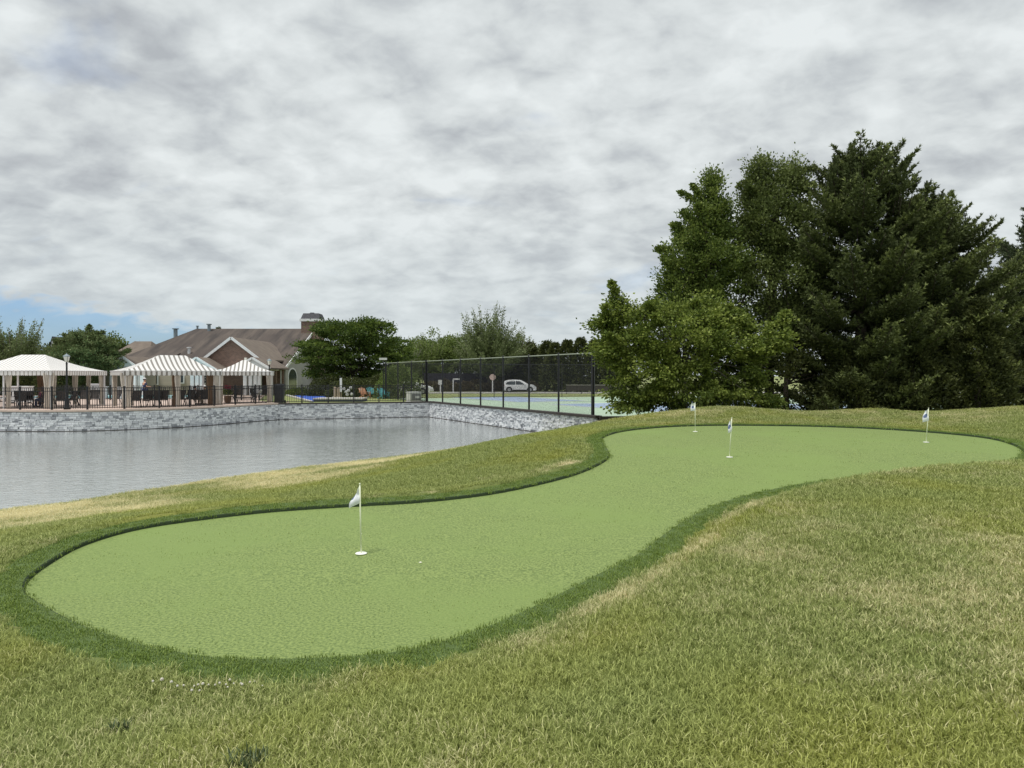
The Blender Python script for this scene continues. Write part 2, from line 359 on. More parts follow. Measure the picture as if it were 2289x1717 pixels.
def axis(fine0, fine1, step, lo, hi):
    a = list(np.arange(fine0, fine1 + 1e-6, step)); s = step; x = fine1
    while x < hi: s *= 1.25; x += s; a.append(min(x, hi))
    s = step; x = fine0
    while x > lo: s *= 1.25; x -= s; a.insert(0, max(x, lo))
    return np.array(a)
xs = axis(-13, 18, .2, -62, 60); ys = axis(1.2, 36, .2, -30, 62)
GX, GY = np.meshgrid(xs, ys); gX = GX.ravel(); gY = GY.ravel()
SD = sdist(gX, gY); GZ = ground(gX, gY, SD)
# small unevenness of a real lawn
un = vnoise(gX, gY, .9, 3) * .018 + vnoise(gX, gY, .3, 7) * .03
GZ = GZ + np.where(SD > FW, un * sm((SD - FW) / .8), 0)
# rough lawn, dryness 0 green .. 1 straw
dr = .25 + .29 * vnoise(gX, gY, .35, 1) + .26 * vnoise(gX, gY, 1.1, 2) + .22 * vnoise(gX, gY, 3.1, 5)
bank = sm((-.33 - GZ) / .28) * sm((GZ + 3) / 1)
wob = vnoise(gX, gY, .5, 9)
dr = np.where(gX < 3, dr - .22 * (gY > 8) + bank * (.62 + .6 * wob), dr)
rid = np.exp(-((SD - FW - .22) / .2) ** 2) * ((gX > -.4) & (gX < 5) & (gY < 13)) * sm((gX + .2) / 1.2) * sm((5.0 - gX) / 1.5)
dr = dr + rid * .46
dr = dr + .03 * sm((gX - 4) / 4) * (gY < 13) + .12 * sm((gY - 20) / 2) * (gX > 3)
dr = np.where((gX < 3) & (gY > 8) & (SD < FW + .9), dr - .15, dr)
_sp = vnoise(gX, gY, 2.3, 33)
dr = dr + .9 * np.exp(-((SD - FW - .10) / .13) ** 2) * np.clip((_sp - .12) * 4, 0, 1) * (gX < 3) * (gY > 8)
dr = dr - .25 * np.exp(-((gX + 3.6) ** 2 / 4 + (gY - 4.6) ** 2 / 1.5)) 
# yellow-green patch field (a second kind of grass)
yel = np.clip(.1 + .9 * vnoise(gX, gY, .55, 12) + .5 * vnoise(gX, gY, 1.7, 15), 0, 1)
def grid_mesh(name, keep, Z, attrs, nx, ny, X, Y):
    idx = np.arange(nx * ny).reshape(ny, nx)
    q = np.stack([idx[:-1, :-1], idx[:-1, 1:], idx[1:, 1:], idx[1:, :-1]], -1).reshape(-1, 4)
    if keep is not None: q = q[keep[q].all(1)]
    used, inv = np.unique(q, return_inverse=True); q = inv.reshape(-1, 4)
    me = bpy.data.meshes.new(name); V = np.stack([X[used], Y[used], Z[used]], 1)
    me.vertices.add(len(V)); me.vertices.foreach_set('co', V.astype(np.float32).ravel())
    me.loops.add(q.size); me.loops.foreach_set('vertex_index', q.astype(np.int32).ravel())
    me.polygons.add(len(q)); me.polygons.foreach_set('loop_start', np.arange(0, q.size, 4, dtype=np.int32)); me.polygons.foreach_set('loop_total', np.full(len(q), 4, np.int32))
    me.polygons.foreach_set('use_smooth', np.ones(len(q), bool))
    for k, a in attrs.items():
        at_ = me.attributes.new(k, 'FLOAT', 'POINT'); at_.data.foreach_set('value', a[used].astype(np.float32))
    me.update(calc_edges=True); return me

def grass_mat(name, instancer, soil=False, deep=(.12, .155, .035), green=(.57, .63, .23), straw=(.76, .70, .42), yellow=(.50, .50, .07), flat=None):
    m = bpy.data.materials.new(name); m.use_nodes = True; nt = m.node_tree; p = nt.nodes['Principled BSDF']; L = nt.links.new
    def n(t, **k):
        x = nt.nodes.new(t)
        for a, b in k.items(): setattr(x, a, b)
        return x
    def attr(nm):
        a = n('ShaderNodeAttribute'); a.attribute_name = nm; a.attribute_type = 'INSTANCER' if instancer else 'GEOMETRY'; return a.outputs['Fac']
    def mth(op, a, b, clamp=False):
        x = n('ShaderNodeMath', operation=op, use_clamp=clamp)
        for i, v in enumerate((a, b)):
            if isinstance(v, (int, float)): x.inputs[i].default_value = v
            else: L(v, x.inputs[i])
        return x.outputs[0]
    def mix(f, a, b):
        x = n('ShaderNodeMix', data_type='RGBA'); L(f, x.inputs[0])
        for i, v in ((6, a), (7, b)):
            if isinstance(v, tuple): x.inputs[i].default_value = (*v, 1)
            else: L(v, x.inputs[i])
        return x.outputs[2]
    if instancer:
        b = n('ShaderNodeAttribute'); b.attribute_name = 'tint'; rb = b.outputs['Fac']      # per blade
        ri = n('ShaderNodeObjectInfo').outputs['Random']
    else:
        nz = n('ShaderNodeTexNoise'); g = n('ShaderNodeNewGeometry'); L(g.outputs['Position'], nz.inputs['Vector']); nz.inputs['Scale'].default_value = 45; nz.inputs['Detail'].default_value = 4
        rb = mth('MULTIPLY', mth('SUBTRACT', nz.outputs['Fac'], .2), 1.6, True)
        nz2 = n('ShaderNodeTexNoise'); L(g.outputs['Position'], nz2.inputs['Vector']); nz2.inputs['Scale'].default_value = 9; ri = nz2.outputs['Fac']
    base = mix(rb, deep, green)
    base = mix(mth('MULTIPLY', attr('yel'), .75), base, mix(rb, tuple(x * .55 for x in yellow), yellow))
    f = mth('ADD', attr('dry'), mth('ADD', mth('MULTIPLY', mth('SUBTRACT', rb, .5), .55), mth('MULTIPLY', mth('SUBTRACT', ri, .5), .45)))
    f = mth('MULTIPLY', mth('SUBTRACT', f, .30), 1.9, True)
    c = mix(f, base, straw)
    L(c, p.inputs['Base Color']); p.inputs['Roughness'].default_value = .7; p.inputs['Specular IOR Level'].default_value = .25
    if instancer:
        t = n('ShaderNodeBsdfTranslucent'); L(c, t.inputs[0]); ms = n('ShaderNodeMixShader'); ms.inputs[0].default_value = .3
        L(p.outputs[0], ms.inputs[1]); L(t.outputs[0], ms.inputs[2]); L(ms.outputs[0], nt.nodes['Material Output'].inputs[0])
    return m
lawn = link('lawn_ground', grid_mesh('lawn_ground', None, GZ, {'dry': np.clip(dr, 0, 1.2), 'yel': yel}, len(xs), len(ys), gX, gY),
            grass_mat('rough_ground', False, deep=(.08, .10, .025), green=(.17, .21, .05), straw=(.42, .36, .20), yellow=(.27, .27, .05)))
tag(lawn, 'mown rough grass slope around the putting green', kind='structure')

# turf of the putting green
tx = np.arange(-5.4, 11.7, .15); ty = np.arange(4.4, 21.4, .15); TX, TY = np.meshgrid(tx, ty); TX = TX.ravel(); TY = TY.ravel()
TS = sdist(TX, TY)
def turf_mat(name, inst):
    m = mat(name, (.232, .300, .088), .85, (.098, .150, .038), 42, .40, .62, bump=.25, bscale=70, det=9, c3=(.178, .252, .066), s3=.3); return m
M['turf'] = turf_mat('putting_turf', False)
turf = link('putting_green', grid_mesh('putting_green', TS < .27, zg(TY), {}, len(tx), len(ty), TX, TY), M['turf'])
tag(turf, 'light green artificial turf of the curving putting green', kind='structure')
# fringe ring
nrm = np.roll(OUTL, -1, 0) - np.roll(OUTL, 1, 0); nrm = np.stack([nrm[:, 1], -nrm[:, 0]], 1); nrm /= np.linalg.norm(nrm, axis=1)[:, None]
if sdist([OUTL[0, 0] + nrm[0, 0] * .2], [OUTL[0, 1] + nrm[0, 1] * .2])[0] < 0: nrm = -nrm
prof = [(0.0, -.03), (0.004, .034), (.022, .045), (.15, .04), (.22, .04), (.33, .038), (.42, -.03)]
V = []; F = []; N = len(OUTL)
nz_ = vnoise(OUTL[:, 0], OUTL[:, 1], .8, 21) * .07 + vnoise(OUTL[:, 0], OUTL[:, 1], 3, 22) * .03
for i in range(N):
    for k, (o_, dz) in enumerate(prof):
        o2 = o_ + (nz_[i] if k > 3 else 0)
        x, y = OUTL[i] + nrm[i] * o2; V.append((x, y, float(zg(OUTL[i][1] + nrm[i][1] * o2)) + dz))
P_ = len(prof)
for i in range(N):
    j = (i + 1) % N
    for k in range(P_ - 1): F.append((i * P_ + k, j * P_ + k, j * P_ + k + 1, i * P_ + k + 1))
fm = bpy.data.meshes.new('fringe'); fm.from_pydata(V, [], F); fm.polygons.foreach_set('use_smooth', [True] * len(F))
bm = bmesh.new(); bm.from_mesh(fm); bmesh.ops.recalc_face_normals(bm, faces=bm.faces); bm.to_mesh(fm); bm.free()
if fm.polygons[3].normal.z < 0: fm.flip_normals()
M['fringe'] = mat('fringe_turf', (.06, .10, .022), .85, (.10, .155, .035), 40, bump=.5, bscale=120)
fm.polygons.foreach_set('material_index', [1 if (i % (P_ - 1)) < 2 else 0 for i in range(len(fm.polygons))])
fringe = tag(link('fringe_strip', fm, [M['fringe'], mat('lip_edge_shade', (.018, .035, .010), .95)]), 'dark green turf strip edging the putting green', kind='structure')  # inner lip face: backing edge, with the step's shade painted in as near-black

# grass blades, instanced on the ground
def clump(name, nb, rad, h0, h1, wd, m, lean=.5, seg=2):
    vs = []; fs = []; tint = []
    for _ in range(nb):
        r = rad * math.sqrt(random.random()); a = random.random() * 2 * PI; x, y = r * math.cos(a), r * math.sin(a)
        d = random.random() * 2 * PI; h = random.uniform(h0, h1); ln = random.uniform(.15, 1) * lean * h; w_ = wd * random.uniform(.7, 1.3)
        sx, sy = -math.sin(d) * w_ / 2, math.cos(d) * w_ / 2; t = random.random(); b = len(vs)
        mx_, my = x + math.cos(d) * ln * .35, y + math.sin(d) * ln * .35; tx_, ty_ = x + math.cos(d) * ln, y + math.sin(d) * ln
        vs += [(x - sx, y - sy, -.01), (x + sx, y + sy, -.01), (mx_ + sx * .8, my + sy * .8, h * .6), (mx_ - sx * .8, my - sy * .8, h * .6), (tx_, ty_, h)]
        fs += [(b, b + 1, b + 2, b + 3), (b + 3, b + 2, b + 4)]; tint += [t] * 5
    me = bpy.data.meshes.new(name); me.from_pydata(vs, [], fs); me.materials.append(m)
    a_ = me.attributes.new('tint', 'FLOAT', 'POINT'); a_.data.foreach_set('value', tint)
    return bpy.data.objects.new(name, me)
def scatter(obj, tuft, dens_attr, smin, smax, seed):
    g = bpy.data.node_groups.new('scatter_' + obj.name, 'GeometryNodeTree')
    g.interface.new_socket('Geometry', in_out='INPUT', socket_type='NodeSocketGeometry'); g.interface.new_socket('Geometry', in_out='OUTPUT', socket_type='NodeSocketGeometry')
    n = g.nodes.new; L = g.links.new
    gi = n('NodeGroupInput'); go = n('NodeGroupOutput'); d = n('GeometryNodeDistributePointsOnFaces'); d.distribute_method = 'RANDOM'; d.inputs['Seed'].default_value = seed
    na = n('GeometryNodeInputNamedAttribute'); na.data_type = 'FLOAT'; na.inputs[0].default_value = dens_attr
    L(gi.outputs[0], d.inputs['Mesh']); L(na.outputs[0], d.inputs['Density'])
    oi = n('GeometryNodeObjectInfo'); oi.inputs[0].default_value = tuft; oi.inputs['As Instance'].default_value = True
    ip = n('GeometryNodeInstanceOnPoints'); L(d.outputs['Points'], ip.inputs['Points']); L(oi.outputs['Geometry'], ip.inputs['Instance'])
    rv = n('FunctionNodeRandomValue'); rv.data_type = 'FLOAT_VECTOR'; rv.inputs[0].default_value = (-.12, -.12, 0); rv.inputs[1].default_value = (.12, .12, 6.283)
    L(rv.outputs[0], ip.inputs['Rotation'])
    na2 = n('GeometryNodeInputNamedAttribute'); na2.data_type = 'FLOAT'; na2.inputs[0].default_value = 'gsize'
    rs = n('FunctionNodeRandomValue'); rs.data_type = 'FLOAT'; rs.inputs[2].default_value = smin; rs.inputs[3].default_value = smax
    ml = n('ShaderNodeMath'); ml.operation = 'MULTIPLY'; L(na2.outputs[0], ml.inputs[0]); L(rs.outputs[1], ml.inputs[1])
    L(ml.outputs[0], ip.inputs['Scale']); L(ip.outputs[0], go.inputs[0])
    md = obj.modifiers.new('scatter', 'NODES'); md.node_group = g
inview = (np.abs(gX) < .80 * gY + 2.5) & (gY > 1.0)
vis = inview & (SD > FW - .12) & (GZ > WZ + .015) & (gY < 37) & (gX < 26)
dist = np.hypot(gX, gY)
dens = np.interp(dist, [2, 4, 8, 14, 24, 40], [230, 200, 105, 60, 34, 18])
gs = np.interp(dist, [2, 6, 12, 24, 40], [1.0, 1.0, 1.15, 1.4, 1.8])
dens = dens * (1 - .35 * (SD < FW + .02))
gm = grass_mat('rough_blades', True)
rg = link('rough_grass', grid_mesh('rough_grass', vis, GZ, {'dry': np.clip(dr, 0, 1.2), 'yel': yel * .7, 'dens': dens, 'gsize': gs}, len(xs), len(ys), gX, gY), gm)
tag(rg, 'mown rough grass blades, green mixed with dry straw', kind='stuff')
scatter(rg, clump('grass_tuft', 64, .10, .014, .036, .0048, gm, 1.7), 'dens', .75, 1.3, 3)
# fringe pile
fd = fm.copy(); fa = fd.attributes.new('dens', 'FLOAT', 'POINT'); fb = fd.attributes.new('gsize', 'FLOAT', 'POINT')
fdist = [math.hypot(v.co.x, v.co.y) for v in fd.vertices]
fa.data.foreach_set('value', [(0 if (i % P_) < 2 else 1) * float(np.interp(d, [4, 9, 20], [420, 220, 90])) for i, d in enumerate(fdist)]); fb.data.foreach_set('value', [float(np.interp(d, [4, 10, 20], [1, 1.1, 1.4])) for d in fdist])
fd.materials.clear()
def pile_mat(name, a, b, c):
    m = leaf_mat(name, a, b, c, .2, .75); return m
fg = tag(link('fringe_grass', fd, None), 'thick dark green pile of the fringe turf', kind='stuff')
scatter(fg, clump('fringe_tuft', 34, .07, .006, .018, .0042, pile_mat('fringe_pile', (.105, .16, .025), (.21, .30, .055), (.36, .44, .13)), 1.3), 'dens', .8, 1.25, 5)
# short pile on the putting surface
td = np.interp(np.hypot(TX, TY), [4, 8, 14, 21], [34, 18, 8, 4]); 
tg = link('turf_pile', grid_mesh('turf_pile', TS < .0, zg(TY), {'dens': td, 'gsize': np.interp(np.hypot(TX, TY), [4, 10, 20], [1, 1.3, 1.8])}, len(tx), len(ty), TX, TY), None)
tag(tg, 'short fine pile of the putting turf', kind='stuff')
scatter(tg, clump('turf_tuft', 20, .16, .002, .0045, .0036, pile_mat('turf_fibre', (.30, .38, .12), (.36, .44, .15), (.50, .55, .26)), 4.5), 'dens', .8, 1.2, 8)

# ------------------------------------------------------------------ pond
def water_mat():
    m = bpy.data.materials.new('pond_water'); m.use_nodes = True; nt = m.node_tree; p = nt.nodes['Principled BSDF']; L = nt.links.new
    def n(t, **k):
        x = nt.nodes.new(t)
        for a, b in k.items(): setattr(x, a, b)
        return x
    g = n('ShaderNodeNewGeometry')
    def nz(sc_, st, det=3, dist=0):
        mp = n('ShaderNodeMapping'); L(g.outputs['Position'], mp.inputs[0]); mp.inputs['Scale'].default_value = st
        x = n('ShaderNodeTexNoise'); L(mp.outputs[0], x.inputs['Vector']); x.inputs['Scale'].default_value = sc_; x.inputs['Detail'].default_value = det; x.inputs['Distortion'].default_value = dist; x.inputs['Roughness'].default_value = .6
        return x.outputs['Fac']
    p.inputs['Base Color'].default_value = (.34, .37, .35, 1); p.inputs['IOR'].default_value = 1.333; p.inputs['Specular IOR Level'].default_value = .5
    sp = n('ShaderNodeSeparateXYZ'); L(g.outputs['Position'], sp.inputs[0])
    # wind: calm water lies under the wall, ripples in the open pond
    ad = n('ShaderNodeMath', operation='MULTIPLY'); L(nz(.10, (1, 1, 1), 3), ad.inputs[0]); ad.inputs[1].default_value = 12
    sb = n('ShaderNodeMath', operation='ADD'); L(sp.outputs[1], sb.inputs[0]); L(ad.outputs[0], sb.inputs[1])
    xx = n('ShaderNodeMath', operation='MULTIPLY'); L(sp.outputs[0], xx.inputs[0]); xx.inputs[1].default_value = -.42
    s2 = n('ShaderNodeMath', operation='ADD'); L(sb.outputs[0], s2.inputs[0]); L(xx.outputs[0], s2.inputs[1])
    mr = n('ShaderNodeMapRange', interpolation_type='SMOOTHSTEP'); L(s2.outputs[0], mr.inputs[0]); mr.inputs[1].default_value = 44; mr.inputs[2].default_value = 56; mr.inputs[3].default_value = 1.0; mr.inputs[4].default_value = .12
    b = n('ShaderNodeBump'); b.inputs['Distance'].default_value = .022; L(mr.outputs[0], b.inputs['Strength']); L(nz(4.5, (.6, 1.25, 1), 4, .5), b.inputs['Height'])
    b2 = n('ShaderNodeBump'); b2.inputs['Distance'].default_value = .10; b2.inputs['Strength'].default_value = .12; L(nz(1.1, (1, 1.3, 1), 2), b2.inputs['Height']); L(b2.outputs[0], b.inputs['Normal'])
    L(b.outputs[0], p.inputs['Normal']); L(b.outputs[0], p.inputs['Coat Normal']); p.inputs['Coat Weight'].default_value = 1; p.inputs['Coat IOR'].default_value = 1.333; p.inputs['Coat Roughness'].default_value = .04
    r = n('ShaderNodeMapRange'); L(mr.outputs[0], r.inputs[0]); r.inputs[3].default_value = .02; r.inputs[4].default_value = .07; r.inputs[1].default_value = .16; L(r.outputs[0], p.inputs['Roughness'])
    return m
mb = MB(); mb.sheet([(-90, -20), (5, -20), (5, 70), (-90, 70)], WZ)
pond = tag(mb.build('pond_water', water_mat()), 'grey rippled pond water', kind='structure')

# ------------------------------------------------------------------ far side: wall line, deck, lawns, courts
WALL = [(-60, 45), (-46, 41.6), (-36, 39.7), (-28, 38.9), (-25.4, 38.7), (-22.6, 39.3), (-19.9, 41.3), (-18.5, 43.6), (-17.3, 46.6), (-16.2, 49), (-6.1, 52.4), (4.0, 33.2)]
_c = [np.array(p, float) for p in WALL[2:10]]; _s = [WALL[0], WALL[1]]
for i in range(7):
    a, b, c, d = _c[max(i - 1, 0)], _c[i], _c[i + 1], _c[min(i + 2, 7)]
    for k in range(4):
        t = k / 4; q = .5 * ((2 * b) + (c - a) * t + (2 * a - 5 * b + 4 * c - d) * t * t + (3 * b - a - 3 * c + d) * t ** 3); _s.append((float(q[0]), float(q[1])))
_s.append(WALL[9]); WALL = _s + WALL[10:]; KW = len(_s)
zb = -.27
mb = MB()
edge = WALL + [(9, 34.2), (20, 35), (120, 38)]
mb.add([(x, y, -.02) for x, y in edge] + [(120, 74, -.02), (-120, 74, -.02), (-120, 50, -.02)], [tuple(range(len(edge) + 3))])
mb.add([(-1800, 86, zb), (1800, 86, zb), (2500, 3500, zb), (-2500, 3500, zb), (-120, 74, -.02), (120, 74, -.02), (1800, 38, -.02), (-1800, 50, -.02), (120, 38, -.02), (-120, 50, -.02)],
       [(0, 1, 2, 3), (4, 5, 1, 0), (5, 8, 6, 1), (9, 4, 0, 7)])
mb.build('ground', M['lawn_far']); tag(bpy.data.objects['ground'], 'flat lawn beyond the pond', kind='structure')
def wallz(name, P, label, seed):
    "a retaining wall faced with split ledge stones"
    rt = empty(name, (P[0][0], P[0][1], -1.6), 0, label, 'wall'); r_ = random.Random(seed)
    core = MB(); st = [MB(), MB(), MB()]; o = Vector((P[0][0], P[0][1], -1.6))
    seg = []; tot = 0
    for (ax, ay), (bx, by) in zip(P[:-1], P[1:]):
        L0 = math.hypot(bx - ax, by - ay); ux, uy = (bx - ax) / L0, (by - ay) / L0; seg.append((tot, L0, ax, ay, ux, uy)); tot += L0
        nx, ny = uy, -ux
        core.slab([(ax - nx * .3 - o.x, ay - ny * .3 - o.y), (ax - o.x, ay - o.y), (bx - o.x, by - o.y), (bx - nx * .3 - o.x, by - ny * .3 - o.y)], 0, 1.52)
    def q(s_, d):
        for t0, L0, ax, ay, ux, uy in seg:
            if s_ <= t0 + L0 + 1e-6: break
        s_ -= t0; return (ax + ux * s_ + uy * d - o.x, ay + uy * s_ - ux * d - o.y)
    z = -.16; sbeg = sum(x[1] for x in seg if x[2] < -40)
    while z < 1.045:
        hh = r_.choice((.055, .075, .10, .12)); hh = min(hh, 1.055 - z) if z + hh > 1.0 else hh
        s = sbeg - r_.random() * .2
        while s < tot:
            ln = r_.uniform(.10, .38); s0, s1 = max(s, sbeg), min(s + ln, tot)
            if s1 - s0 > .03:
                d = r_.uniform(.015, .085); g = .008
                c = [q(s0 + g, .0), q(s0 + g, d), q(s1 - g, d + r_.uniform(-.01, .01)), q(s1 - g, .0)]
                k = r_.choices((0, 1, 2), (.60, .28, .12))[0]
                st[k].slab(c, z + .53 + g * .6, z + hh + .53 - g * .6)
            s += ln
        z += hh
    core.build('core', M['stonebase'], rt)
    for k, mm in enumerate(('stone_l', 'stone_m', 'stone_d')):
        tag(st[k].build('facing_stone', M[mm], rt), kind='stuff')
    return rt
wallz('retaining_wall', WALL[:KW], 'grey white ledgestone wall curving below the pool deck', 1)
wallz('retaining_wall', WALL[KW - 1:KW + 1], 'straight grey ledgestone wall at the back of the pond, below the blue strip', 2)
wallz('retaining_wall', WALL[KW:KW + 2], 'bright white ledgestone wall below the tall court fence', 3)
def strip(name, P, d0, d1, z0, z1, m, label, cat):
    "a band that follows the wall, one mitred piece"
    n_ = len(P); nr = []
    for i in range(n_):
        a = Vector(P[max(i - 1, 0)]); b = Vector(P[i]); c = Vector(P[min(i + 1, n_ - 1)])
        d = (c - a).normalized(); nr.append(Vector((d.y, -d.x)))
    mb = MB(); vs = []
    for i in range(n_):
        p = Vector(P[i])
        for d, z in ((d0, z0), (d1, z0), (d1, z1), (d0, z1)): vs.append((p.x + nr[i].x * d, p.y + nr[i].y * d, z))
    fs = [(0, 1, 2, 3), tuple(4 * (n_ - 1) + k for k in (3, 2, 1, 0))]
    for i in range(n_ - 1):
        for k in range(4): fs.append((4 * i + k, 4 * i + (k + 1) % 4, 4 * i + 4 + (k + 1) % 4, 4 * i + 4 + k))
    mb.add(vs, fs); o = mb.build(name, m)
    return tag(o, label, cat) if cat else tag(o, label, kind='structure')
strip('coping', WALL[:KW], -.45, .13, .003, .10, M['coping'], 'pale pink stone coping along the curving pool deck edge', 'coping')
strip('coping', WALL[KW - 1:KW + 1], -.25, .12, -.018, .075, M['darkcap'], 'dark coping on the straight back wall of the pond', 'coping')
strip('coping', WALL[KW:KW + 2], -.25, .12, -.018, .10, M['darkcap'], 'dark coping on the white wall under the tall fence', 'coping')
strip('edging_board', [(4.1, 33.15), (6.0, 33.6), (9.2, 34.0), (14, 34.3)], -.1, .06, -.6, .07, M['darkcap'], 'black edging board between the court and the grass mound', 'edging')
strip('waterline_ledge', WALL[2:KW], 0, .11, -1.3, -1.045, M['darkcap'], 'dark wet ledge at the foot of the curved wall', 'ledge')
strip('waterline_ledge', WALL[KW - 1:KW + 1], .002, .11, -1.3, -1.047, M['darkcap'], 'dark wet ledge at the foot of the straight back wall', 'ledge')
strip('waterline_ledge', WALL[KW:KW + 2], .002, .11, -1.3, -1.049, M['darkcap'], 'dark wet ledge at the foot of the white right wall', 'ledge')
mb = MB(); dk = [(-110, 62), (-60, 45.5), (-46, 42.05), (-36, 40.15), (-28, 39.35), (-25.4, 39.15), (-22.8, 39.7), (-20.25, 41.6), (-18.9, 43.8), (-17.7, 46.8), (-16.6, 49.2), (-16.6, 51), (-20, 56), (-25, 72), (-110, 72)]
mb.sheet(dk, .012); tag(mb.build('pool_deck', M['paver']), 'pinkish paver pool deck', kind='structure')
# courts
W1 = Vector((-6.1, 52.4)); U = Vector((.466, -.885)); Vv = Vector((.885, .466))
def cp(u, v): p = W1 + U * u + Vv * v; return (p.x, p.y)
fc = (-10.9, 61.3); fr = (17, 68.6)
mb = MB(); mb.sheet([cp(-10, .4), cp(20.8, .5), (8.5, 34.6), (22, 35.6), (40, 40), (40, 72.5), fr, fc], .004); tag(mb.build('tennis_court', M['court_g']), 'pale green hard court surface', kind='structure')
mbb = MB(); mbl = MB()
def pick(u0, u1, v0, v1):
    mbb.sheet([cp(u0, v0), cp(u1, v0), cp(u1, v1), cp(u0, v1)], .010)
    lw = .06
    def ln(a, b, c, d):
        pa, pb = Vector(cp(a, b)), Vector(cp(c, d)); dd = (pb - pa).normalized() * lw; nn = Vector((-dd.y, dd.x))
        mbl.sheet([tuple(pa - dd - nn), tuple(pb + dd - nn), tuple(pb + dd + nn), tuple(pa - dd + nn)], .016 + .002 * random.random())
    for s in ((u0, v0, u1, v0), (u0, v1, u1, v1), (u0, v0, u0, v1), (u1, v0, u1, v1)): ln(*s)
    um = (u0 + u1) / 2
    for k in (-2.13, 2.13): ln(um + k, v0, um + k, v1)
    vm = (v0 + v1) / 2; ln(u0, vm, um - 2.13, vm); ln(um + 2.13, vm, u1, vm)
pick(-10.0, 2.7, 6, 12.1); pick(7.3, 20.5, 6, 12.1); pick(-8.5, 2.7, 15.5, 21.6) if False else None; pick(7.3, 20.5, 15.5, 21.6)
tag(mbb.build('court_surface', M['court_b']), 'blue playing areas of the courts', kind='structure'); tag(mbl.build('court_lines', M['line'], fix=False), 'white court lines', kind='structure')
# road and kerb
mb = MB(); mb.sheet([(-120, 90), (120, 90), (120, 99), (-120, 99)], zb + .006); tag(mb.build('road', M['asphalt']), 'grey road behind the courts', kind='structure')
mb = MB(); mb.box(-120, 88.2, zb - .1, 120, 89.9, zb + .12); tag(mb.build('kerb', M['kerb']), 'pale concrete kerb along the road', kind='structure')

# ------------------------------------------------------------------ fences
def chain_mat(name, cover, colr=(.012, .012, .014)):
    m = bpy.data.materials.new(name); m.use_nodes = True; nt = m.node_tree; p = nt.nodes['Principled BSDF']; L = nt.links.new
    p.inputs['Base Color'].default_value = (*colr, 1); p.inputs['Roughness'].default_value = .6
    tc = nt.nodes.new('ShaderNodeTexCoord'); sp = nt.nodes.new('ShaderNodeSeparateXYZ'); L(tc.outputs['UV'], sp.inputs[0])
    def mth(op, a, b):
        x = nt.nodes.new('ShaderNodeMath'); x.operation = op
        for i, v in enumerate((a, b)):
            if isinstance(v, (int, float)): x.inputs[i].default_value = v
            else: L(v, x.inputs[i])
        return x.outputs[0]
    s = mth('ADD', sp.outputs[0], sp.outputs[1]); d = mth('SUBTRACT', sp.outputs[0], sp.outputs[1])
    per = .065
    k = 1 - math.sqrt(1 - cover)
    a = mth('LESS_THAN', mth('FRACT', mth('DIVIDE', mth('ADD', s, 300), per), 0), k); b = mth('LESS_THAN', mth('FRACT', mth('DIVIDE', mth('ADD', d, 300), per), 0), k)
    fac = mth('MAXIMUM', a, b)
    tr = nt.nodes.new('ShaderNodeBsdfTransparent'); ms = nt.nodes.new('ShaderNodeMixShader'); L(fac, ms.inputs[0]); L(tr.outputs[0], ms.inputs[1]); L(p.outputs[0], ms.inputs[2])
    L(ms.outputs[0], nt.nodes['Material Output'].inputs[0]); return m
M['chain'] = chain_mat('chain_link', .21); M['screen'] = chain_mat('wind_screen', .80, (.02, .02, .026))
def net_panel(name, a, b, z0, z1, m, parent, o):
    me = bpy.data.meshes.new(name); a = Vector(a); b = Vector(b); L_ = (b - a).length
    me.from_pydata([(a.x - o.x, a.y - o.y, z0), (b.x - o.x, b.y - o.y, z0), (b.x - o.x, b.y - o.y, z1), (a.x - o.x, a.y - o.y, z1)], [], [(0, 1, 2, 3)])
    uv = me.uv_layers.new(name='UV'); 
    for i, c in enumerate(((0, 0), (L_, 0), (L_, z1 - z0), (0, z1 - z0))): uv.data[i].uv = c
    return link(name, me, m, parent)
def tall_fence(P, n_list, label, h=3.05, rail='greyposts', mid=False, zoff=0, net='chain', pr=.052, first=True):
    o = Vector((*P[0], zoff)); rt = empty('chain_link_fence', o, 0, label, 'fence')
    for (a, b), n in zip(zip(P[:-1], P[1:]), n_list):
        a = Vector(a); b = Vector(b)
        for k in range(0 if first else 1, n + 1):
            q = a.lerp(b, k / n) - o.xy; r = pr * (1.6 if k in (0, n) else 1)
            mb = MB(); mb.tube([(q.x, q.y, 0), (q.x, q.y, h + .03)], r, 8); mb.lathe([(r * 1.15, h + .03), (r * 1.1, h + .07), (.005, h + .11)], (q.x, q.y, 0), 8); mb.build('post', M['black'], rt)
        for k in range(n):
            q = a.lerp(b, k / n); s = a.lerp(b, (k + 1) / n)
            net_panel('mesh_panel', q, s, .05, h, M[net], rt, o)
        mb = MB(); mb.tube([(*(a - o.xy), h), (*(b - o.xy), h)], .03, 6)
        mb.build('top_rail', M[rail], rt)
        mb = MB(); mb.tube([(*(a - o.xy), .08), (*(b - o.xy), .08)], .02, 6); mb.build('bottom_rail', M['black'], rt)
        if mid:
            mb = MB(); mb.tube([(*(a - o.xy), 1.5), (*(b - o.xy), 1.5)], .025, 6); mb.build('middle_rail', M['black'], rt)
    return rt
fnear = (3.86, 33.9)
tall_fence([fc, (-6.35, 52.75), fnear], [3, 7], 'tall black chain link fence along the pond side of the court')
tall_fence([fc, fr], [9], 'tall black chain link fence across the far end of the court', h=3.0, pr=.028, rail='black', first=False)
